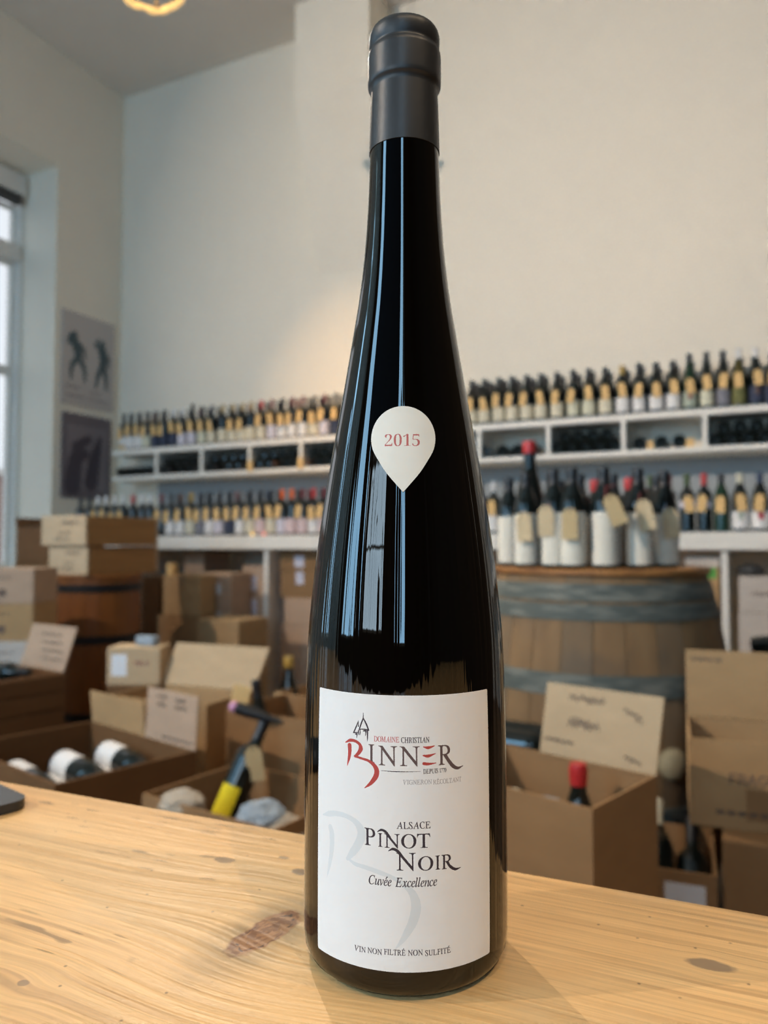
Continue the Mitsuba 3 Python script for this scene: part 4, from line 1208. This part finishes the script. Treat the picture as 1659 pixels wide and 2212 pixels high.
GLYPHS = '''
A=221;0,0,0,6,7,6,18,10,25,16,32,25,137,212,144,212,182,50,191,19,196,12,201,9,212,6,219,6,221,0,137,0,136,6,147,6,153,8,158,15,158,25,156,36,147,70,74,70,70,66,53,36,47,17,48,14,52,9,61,6,71,6,72,0|81,83,144,82,125,162,122,159
C=188;5,76,0,101,0,121,3,134,11,156,19,170,38,191,57,203,81,211,109,212,127,209,145,203,155,203,159,210,165,210,170,148,164,148,159,166,154,175,148,185,137,194,124,200,114,202,91,201,77,196,68,190,51,172,44,160,39,146,35,128,35,113,37,91,47,59,60,37,68,28,80,19,92,13,106,9,121,8,136,10,148,14,158,20,169,30,181,46,188,40,175,21,168,13,151,2,128,-4,98,-4,76,1,53,12,32,29,16,50
D=205;5,0,5,6,18,7,24,10,28,15,30,24,29,163,28,184,25,192,19,198,14,200,2,201,0,203,1,208,84,208,116,204,143,194,153,188,169,176,185,157,195,139,203,112,205,98,204,76,201,61,193,45,181,30,160,14,141,6,125,2,109,0|64,18,67,14,72,12,83,10,105,10,127,15,140,22,151,31,159,43,165,57,170,79,170,101,167,116,161,140,155,152,145,169,136,178,120,189,99,196,73,198,63,195,59,189,58,170,60,77,60,36,60,27
E=183;5,0,4,6,17,7,24,10,28,15,29,24,29,163,28,184,24,193,14,200,2,201,1,202,0,208,158,208,160,202,163,163,158,163,153,177,146,188,140,192,132,195,121,197,67,197,62,195,59,191,58,176,59,116,93,116,108,119,115,123,120,130,123,146,127,146,129,143,128,72,123,72,120,86,117,94,112,101,107,104,96,106,60,106,59,105,60,25,64,15,73,11,123,11,135,13,149,18,160,25,171,41,176,57,182,57,183,54,177,0
F=154;5,0,5,6,14,6,25,10,29,23,29,161,28,181,25,191,22,196,17,199,9,201,2,201,0,202,0,207,149,208,154,158,148,158,144,172,138,183,128,192,123,194,110,197,69,197,61,194,59,190,61,115,86,115,105,119,111,123,115,129,119,145,125,145,126,142,127,70,120,70,115,92,111,98,106,102,94,105,61,105,62,28,64,17,68,11,73,8,82,6,91,6,94,0
G=218;7,71,2,91,0,104,0,121,4,140,14,163,27,182,39,193,63,206,90,212,114,212,126,210,168,197,177,200,181,210,186,210,190,146,185,146,176,164,164,180,146,193,134,198,117,202,96,202,87,200,74,195,63,187,53,176,48,167,41,151,37,132,36,104,40,80,46,62,56,43,64,32,74,23,87,14,99,9,117,5,136,5,148,8,159,15,165,25,164,74,162,86,154,93,132,96,132,101,218,101,218,96,203,94,199,91,196,85,194,70,197,15,168,1,143,-4,108,-4,84,1,64,9,53,15,35,29,20,46
H=215;5,0,4,6,14,6,23,9,28,16,29,21,29,163,28,184,24,193,14,200,2,201,1,202,0,208,82,208,83,202,72,201,63,197,60,193,58,182,58,124,60,119,65,116,153,116,156,121,156,132,155,178,153,190,151,194,145,198,136,201,127,202,127,208,209,208,210,202,199,201,191,198,187,193,185,185,186,38,187,25,190,16,197,9,214,6,215,0,132,0,132,6,145,7,152,10,157,23,157,95,155,101,151,104,62,104,59,98,60,26,63,16,66,11,72,8,87,6,88,0
I=90;5,0,5,6,14,6,25,10,30,25,29,161,28,181,25,191,22,196,17,199,9,201,2,201,0,202,0,207,84,208,84,202,72,201,64,197,60,186,60,41,61,23,65,15,69,10,74,8,89,6,90,1
L=184;5,0,5,6,18,7,26,11,30,25,29,177,26,191,22,196,14,200,2,201,1,202,0,208,82,208,83,202,72,201,65,198,61,192,59,183,60,43,60,27,63,18,68,13,75,11,128,11,145,14,162,24,172,39,178,59,184,59,181,0
M=246;4,0,3,6,12,6,22,9,28,21,29,171,28,185,25,193,17,199,9,201,2,201,0,204,1,208,57,207,116,63,123,50,184,208,240,208,241,202,229,201,222,198,218,193,216,185,217,46,218,26,221,16,230,8,245,6,246,0,164,0,164,5,176,7,182,11,187,23,185,171,183,171,119,1,114,0,42,173,42,29,46,16,47,13,55,8,63,6,70,6,71,2,71,0
N=202;5,0,4,6,16,7,25,11,29,24,29,178,27,186,22,193,10,201,1,202,0,208,44,207,152,63,163,51,165,52,165,59,163,183,158,195,150,200,135,201,134,202,133,207,201,208,202,202,191,201,183,198,179,192,176,181,178,-5,171,-4,43,165,44,22,47,14,50,10,60,7,72,6,73,0
O=202;8,59,0,93,0,114,3,130,10,151,18,167,30,182,46,196,60,204,76,210,88,212,110,212,127,209,141,204,154,197,175,179,188,160,196,143,201,127,202,113,202,90,198,69,187,43,177,28,158,10,143,2,121,-4,90,-4,69,1,48,11,34,22,19,39|37,77,48,42,54,32,65,19,76,11,93,5,113,5,123,8,140,20,152,37,161,57,166,80,167,103,165,128,158,156,153,169,142,185,129,196,121,200,108,203,94,203,85,201,75,196,66,189,50,169,41,147,37,123,35,106
P=160;5,0,4,6,14,6,23,9,26,12,29,21,29,174,28,184,24,194,17,199,9,201,2,201,1,202,0,208,99,207,121,202,136,194,144,187,152,176,160,151,159,134,148,117,134,107,116,101,98,99,61,99,59,97,60,30,63,16,72,8,92,6,92,0|59,116,63,109,69,108,82,108,100,111,115,119,123,130,126,141,126,152,120,172,111,186,103,192,90,197,76,199,65,198,60,194,58,179,59,120
R=207;5,0,4,6,17,7,24,10,28,15,30,23,29,174,28,184,24,194,17,199,9,201,2,201,1,202,0,208,105,207,127,202,141,195,148,189,157,178,162,169,166,155,165,139,161,129,154,121,141,112,122,106,121,103,178,22,189,11,201,6,206,6,207,0,160,0,91,102,65,103,60,103,59,100,60,37,61,21,64,14,71,8,78,6,90,6,91,0|58,178,60,113,65,112,100,113,112,117,125,126,129,134,132,143,131,157,128,167,124,176,115,187,105,193,90,197,73,198,64,196,61,194,59,187
S=129;9,-3,0,65,6,65,14,45,20,35,29,23,43,12,58,6,78,5,90,10,99,21,101,29,102,39,98,53,87,69,73,83,28,119,12,137,4,153,1,163,0,177,3,190,14,203,32,211,59,212,71,210,88,204,96,205,100,211,106,211,113,150,107,151,101,169,90,186,78,196,63,202,46,202,35,197,29,189,28,174,31,164,41,148,58,132,101,97,115,82,122,68,129,46,128,32,126,23,114,7,105,1,93,-3,66,-4,45,0,28,6,21,6,18,4,15,-4
T=178;1,158,0,208,173,207,178,156,173,156,166,177,160,186,152,192,140,196,111,197,108,196,105,189,106,27,110,15,116,9,128,6,141,6,142,0,47,0,46,6,62,7,69,10,75,22,76,42,75,185,74,194,67,197,48,197,24,192,18,188,11,179,8,165,8,158,7,157
U=207;37,43,33,57,32,69,31,185,29,190,23,198,13,201,0,202,0,208,87,208,88,202,75,201,69,198,64,192,62,182,62,90,64,54,70,38,81,23,90,17,99,13,115,10,126,10,141,13,155,21,165,34,169,56,168,175,163,191,160,196,155,199,149,201,137,202,136,207,205,208,207,202,198,202,189,199,185,195,182,184,181,166,183,53,178,28,167,11,162,6,150,0,134,-4,103,-4,88,-1,71,6,53,19,42,33
V=213;1,202,0,208,83,208,84,202,73,202,65,199,63,196,62,184,90,62,95,45,155,149,172,182,174,192,171,197,162,201,150,202,149,208,212,208,213,202,204,200,200,197,186,179,83,-5,77,-5,72,16,31,185,27,193,21,198,13,201
iC=197;0,76,2,101,8,121,14,134,28,156,40,170,65,191,87,203,114,211,142,212,159,209,176,203,185,203,191,210,197,210,185,148,179,148,179,166,177,175,173,185,165,194,153,200,144,202,121,201,106,196,94,190,72,172,62,160,53,146,45,128,40,113,36,91,37,59,44,37,50,28,59,19,70,13,83,9,97,8,112,10,125,14,138,20,152,30,168,46,173,40,155,21,145,13,125,2,101,-4,71,-4,50,1,30,12,14,29,4,50
iE=211;0,0,1,6,14,7,22,10,27,15,31,24,69,163,74,184,73,193,64,200,53,201,52,202,53,208,211,208,211,202,203,163,198,163,197,177,193,188,189,192,181,195,171,197,117,197,111,195,107,191,102,176,86,116,120,116,136,119,145,123,152,130,159,146,163,146,164,143,143,72,138,72,139,86,138,94,135,101,131,104,120,106,85,106,83,105,62,25,63,15,71,11,121,11,133,13,149,18,162,25,178,41,187,57,193,57,193,54,172,0
iu=143;0,10,0,25,2,36,23,113,22,124,19,127,14,128,4,128,5,134,30,137,46,141,55,140,54,131,29,47,24,25,26,17,29,15,34,14,44,17,54,24,70,41,83,59,103,99,111,122,114,137,138,138,113,46,108,25,108,19,111,15,114,14,117,15,122,17,132,27,138,37,140,37,143,33,134,19,122,6,111,-1,99,-4,90,-3,84,2,82,9,83,23,94,60,93,63,82,46,64,23,51,10,38,1,21,-4,11,-3,3,3
iv=125;0,128,2,134,17,136,34,141,41,140,44,132,47,112,51,34,53,28,68,42,88,66,108,98,110,103,110,109,100,119,97,124,96,131,98,136,104,141,112,142,118,140,124,131,125,127,124,113,118,97,110,83,87,52,37,-4,30,-3,26,75,22,110,18,121,13,126
ie=117;0,37,1,58,8,80,24,106,40,122,51,130,65,137,80,141,102,140,109,137,114,132,117,125,117,112,113,102,103,90,85,78,73,73,52,67,31,64,28,58,27,50,28,32,31,23,37,16,47,12,54,11,67,13,79,18,94,29,100,36,102,36,105,33,105,31,89,14,76,5,61,-1,50,-3,29,-2,15,5,7,14,2,26|35,84,31,71,36,71,52,75,65,80,77,88,87,99,91,108,93,115,92,129,86,133,78,133,71,131,62,125,53,116,44,103
ix=148;0,4,0,16,6,22,14,23,25,18,34,21,67,66,59,106,54,121,52,124,45,127,26,126,27,132,46,135,64,141,73,141,77,135,84,98,86,94,118,136,125,140,130,141,141,140,146,136,148,128,147,123,144,119,140,117,131,117,122,121,116,119,111,114,88,81,99,29,102,20,106,16,112,16,118,19,125,26,133,38,138,34,128,19,114,4,102,-3,97,-4,89,-3,83,1,78,12,70,51,69,52,40,13,27,1,16,-3,6,-2
ic=119;0,37,0,60,6,81,17,101,33,119,48,130,60,136,78,141,98,141,109,137,115,132,119,124,119,114,116,107,108,102,97,103,92,108,91,117,93,122,98,128,98,131,96,133,80,133,62,125,52,116,40,99,33,83,28,66,26,50,27,37,31,24,40,14,52,10,58,10,70,13,84,20,101,36,103,36,106,33,106,30,92,16,73,3,60,-2,47,-4,33,-3,22,1,11,10,3,24
il=77;0,8,1,22,9,54,46,188,46,198,44,202,39,204,27,205,27,209,29,211,51,213,68,217,77,217,75,202,29,39,26,26,26,19,31,15,36,16,55,36,57,36,60,33,60,31,41,9,26,-1,20,-3,7,-2,4,0
in=149;0,0,33,116,31,124,28,126,13,127,14,133,40,136,58,141,65,140,48,85,49,83,70,109,94,130,114,140,126,141,135,138,140,129,139,110,115,27,116,16,122,15,127,17,134,24,142,38,146,40,149,36,135,14,124,3,109,-4,97,-3,92,1,90,5,89,15,91,26,113,108,112,120,109,122,104,123,95,120,85,113,64,91,50,71,36,40,24,0
0=134;0,95,1,133,6,161,13,181,21,192,28,199,39,206,51,210,78,210,90,208,100,203,113,192,124,175,132,145,134,130,134,84,131,64,124,40,114,24,105,14,89,6,76,4,52,4,40,8,30,13,20,24,11,40,3,67|34,138,35,65,38,42,45,24,52,15,61,11,78,12,87,19,94,30,98,49,101,82,101,131,96,176,88,194,77,203,66,204,51,198,45,191,39,177
1=127;5,162,0,172,27,183,62,208,87,208,88,25,92,17,102,10,127,10,127,7,16,7,16,10,42,10,50,15,55,24,56,185,52,189,45,190,27,170,15,162
2=131;0,7,1,29,54,83,70,102,79,116,85,130,91,156,91,175,85,192,71,204,55,205,43,200,36,194,32,186,28,170,27,154,15,156,5,163,3,167,2,183,6,191,14,200,24,205,47,210,81,210,96,206,105,202,115,193,121,183,123,176,123,158,119,147,108,128,91,107,20,38,18,33,20,29,24,27,98,27,111,32,120,42,124,56,131,56,129,7
5=127;0,29,0,38,2,42,7,46,12,47,15,33,20,25,27,18,43,12,63,13,72,17,84,27,91,40,94,57,94,74,90,90,84,101,73,110,56,116,32,116,13,112,6,114,14,207,116,207,117,167,112,167,111,174,107,181,97,187,29,187,25,186,21,178,17,130,19,123,23,120,44,123,69,123,81,122,100,115,109,109,116,102,123,90,127,72,125,47,117,30,105,17,89,9,64,4,43,4,26,6,15,11,4,20
7=131;0,158,2,207,131,207,131,197,51,7,39,7,114,175,114,182,112,186,108,187,23,187,15,183,9,175,6,158
9=130;0,132,0,158,5,175,14,192,29,203,42,209,51,210,77,210,96,202,111,189,122,171,127,154,130,134,130,98,127,76,120,52,112,36,101,22,89,13,80,8,60,4,41,4,30,5,20,10,13,16,9,23,8,34,12,40,21,24,29,16,39,11,59,10,71,14,79,21,87,32,94,49,99,74,101,101,98,105,92,107,76,95,65,90,36,90,23,96,10,107,3,120|30,159,31,128,36,114,46,103,55,99,71,98,80,100,90,107,97,115,101,124,101,138,97,169,89,188,77,200,69,203,59,203,48,199,40,191,35,181'''


def glyph_table():
    out = {}
    for line in GLYPHS.strip().split('\n'):
        k, rest = line.split('=')
        w, polys = rest.split(';')
        gs = []
        for q in polys.split('/'):
            rings = []
            for r in q.split('|'):
                n = list(map(int, r.split(',')))
                rings.append(list(zip(n[0::2], n[1::2])))
            gs.append(Polygon(rings[0], rings[1:]).buffer(0))
        out[k] = (int(w), union_all(gs))
    return out


GT = glyph_table()
ACUTE = Polygon([(60, 225), (78, 225), (128, 272), (98, 280)])


def word(text, x0, x1, base, height, italic=False, gap=16):
    """the word set between x0 and x1 (mm), capitals of the given height"""
    x, gs = 0, []
    for ch in text:
        if ch == ' ':
            x += 70
            continue
        up = ch in '\u00c9'
        lo = ch in '\u00e9'
        k = ('i' if italic else '') + ('E' if up else 'e' if lo else ch)
        w, g = GT[k]
        gs.append(affinity.translate(g, x, 0))
        if up:
            gs.append(affinity.translate(ACUTE, x - 5, -8))
        if lo:
            gs.append(affinity.translate(ACUTE, x - 5, -68))
        x += w + gap * (.2 if italic else 1)
    x -= gap * (.2 if italic else 1)
    return affinity.affine_transform(union_all(gs), [(x1 - x0) / x, 0, 0, height / 207.0, x0, base])


def ink(name, poly, m, lift=.00030, parent=None):
    return part(parent or flk, name, wrap(poly.buffer(.03), lift, .0014), m, smooth=True, to_world=BM)


tower = [brush(floats(q), w) for q, w in (('-14.4,93.6 -14.4,91.8', [.12, .3]), ('-14.4,91.9 -15.1,90.1 -15.8,88.2', [.3, .45, .3]), ('-14.4,91.9 -13.3,90.1 -12.4,88.1', [.3, .5, .4]), ('-12.4,88.1 -14.1,88.25 -15.9,88.1', [.4, .3, .2]),
         ('-16.2,90.9 -16.2,89.0', [.1, .3]), ('-16.3,90.5 -17.1,88.6 -18.0,86.8', [.2, .4, .3]), ('-18.0,86.8 -17.1,86.85 -16.4,86.9', [.4, .3, .2]), ('-12.8,88.0 -12.8,86.2 -12.8,84.5', [.45, .4, .1]),
         ('-14.3,87.7 -13.4,87.7 -13.5,86.2', [.3, .5, .1]), ('-16.0,87.9 -16.2,87.2 -16.0,86.3', [.2, .4, .2]), ('-15.6,87.9 -15.5,87.2 -15.6,86.3', [.2, .3, .2]), ('-17.3,86.3 -16.7,86.4 -16.8,85.2', [.25, .45, .1]))]
ink('tower_mark', union_all(tower), 'print_black')
red_b = union_all([brush(floats('-21.1,83.2 -19.2,84.1 -17.1,84.0 -15.6,83.1 -15.2,81.7 -16.0,80.3 -17.3,79.0'), [.3, 1.0, .9, 1.0, 1.5, 1.2, .7]),
                   brush(floats('-17.4,79.1 -14.8,78.6 -12.4,78.1 -10.5,76.9 -9.5,75.2 -9.7,73.4 -10.8,71.7 -12.1,70.3 -13.7,69.1'), [.7, .7, .8, 1.2, 1.6, 1.7, 1.4, .9, .15]),
                   brush(floats('-19.5,82.4 -19.4,80.4 -19.7,78.1 -20.4,75.5'), [1.5, 1.3, 1.0, .1])])
ink('red_initial', red_b, 'print_red', .00036)
ink('domain_lettering', word('DOMAINE', -10.5, -2.0, 84.6, 1.75), 'print_darkred')
ink('name_lettering', word('CHRISTIAN', -1.3, 8.1, 84.5, 1.75), 'print_black')
big = union_all([word('I', -12.4, -10.3, 77.6, 5.9), word('N', -8.9, -2.7, 77.0, 6.3), word('N', -1.8, 4.8, 77.0, 6.3), word('R', 11.1, 16.4, 76.9, 6.4),
                 brush(floats('13.4,80.0 14.9,78.0 16.4,76.2 18.2,75.3 20.3,75.8'), [.8, 1.1, 1.2, .9, .1])])
ink('house_lettering', big, 'print_brown')
ink('red_strokes', union_all([brush(floats('6.1,83.1 7.7,82.8 9.8,83.3'), [.25, .95, .2]), brush(floats('6.0,80.3 7.7,80.1 10.2,80.8'), [.4, 1.0, .15]), brush(floats('6.2,77.7 7.8,77.5 10.3,77.7'), [.95, .8, .15])]), 'print_red')
ink('thin_rule', brush(floats('-8.1,75.2 -3,75.15 5.0,75.2'), [.05, .22, .05]), 'print_black')
ink('since_lettering', union_all([word('DEPUIS', 6.0, 11.0, 74.4, 1.45), word('1770', 11.5, 13.9, 74.4, 1.40)]), 'print_black')
ink('grower_lettering', union_all([word('VIGNERON', -.7, 8.8, 71.0, 1.45), word('R\u00c9COLTANT', 9.3, 19.5, 70.8, 1.45)]), 'print_grey')
grey_b = union_all([brush(floats('-31.9,56.7 -28.4,57.9 -24.5,58.8 -20.5,58.7 -17.3,57.6 -15.2,55.4 -14.9,53.0 -16.1,50.3 -18.0,47.5 -20.2,44.8'), [.3, 1.9, 1.7, 1.5, 1.8, 2.8, 3.0, 2.9, 2.6, 1.2]),
                    brush(floats('-20.0,45.0 -17.3,43.7 -13.3,43.2 -8.6,42.2 -4.1,40.8 -.6,38.9 2.0,36.4 3.3,33.4 3.4,30.4 2.4,26.8 .6,23.4 -1.2,20.6 -3.4,17.9'), [.5, 1.2, 1.4, 1.5, 1.2, 1.4, 2.2, 3.0, 3.3, 3.0, 2.4, 1.5, .1]),
                    brush(floats('-27.9,53.5 -27.1,51.3 -27.2,46.3 -28.3,40.6 -29.5,36.4'), [2.0, 2.2, 2.0, 1.3, .1])])
ink('grey_initial', grey_b, 'varnish_grey', .00026)
ink('region_lettering', word('ALSACE', -2.8, 8.3, 56.7, 2.15), 'print_black')
ink('grape_lettering', union_all([word('P', -13.7, -10.0, 50.6, 5.5), word('I', -9.0, -7.5, 50.5, 4.4), word('N', -6.9, -1.8, 50.4, 4.5), word('O', -1.3, 3.6, 50.5, 4.4), word('T', 3.9, 8.2, 50.5, 4.5),
                                  brush(floats('-9.2,55.3 -7.9,56.0 -6.5,55.5 -5.0,53.9'), [.15, .7, .8, .5]), word('N', -2.9, 3.4, 43.3, 5.6), word('O', 4.2, 9.2, 43.2, 4.4), word('I', 9.9, 11.6, 43.1, 4.5), word('R', 12.1, 16.2, 43.0, 4.6),
                                  brush(floats('-5.5,49.4 -4.0,50.1 -2.4,49.4 -.9,47.8'), [.15, .8, .9, .5]), brush(floats('13.9,45.2 15.4,43.4 17.1,42.4 19.1,42.6'), [.5, .9, .8, .1])]), 'print_black')
ink('cuvee_lettering', union_all([word('Cuv\u00e9e', -12.2, -4.5, 38.1, 2.9, True), word('Excellence', -3.3, 10.5, 38.0, 2.9, True)]), 'print_black')
ink('bottom_lettering', union_all([word('VIN', -17.4, -13.3, 15.6, 1.75), word('NON', -12.6, -7.7, 15.8, 1.75), word('FILTR\u00c9', -7.0, 0.0, 16.1, 1.75), word('NON', .8, 5.7, 16.1, 1.75), word('SULFIT\u00c9', 6.5, 15.2, 15.8, 1.75)]), 'print_black')

# the drop-shaped year label on the shoulder
t = np.linspace(0, 2 * np.pi, 60)
cz, cr = 187.2, 11.6
a0 = math.radians(-33)
arc = [(cr * math.cos(b), cz + cr * math.sin(b)) for b in np.linspace(a0, math.pi - a0, 40)]
side = curve([arc[-1], (-6.2, cz - 11.9), (-2.6, cz - 16.3), (0, cz - 19.3)], 6)
drop = Polygon(arc + [tuple(q) for q in side[1:]] + [(-q[0], q[1]) for q in side[1:-1][::-1]])
dl = part(tw, 'year_label', wrap(affinity.translate(drop, -.6, 0), .00022, .0012), 'drop_paper', smooth=True, to_world=BM, label='pale drop-shaped year label')
ink('numerals', word('2015', -7.0, 5.2, 184.2, 4.3, gap=28), 'print_darkred', .0003, dl)
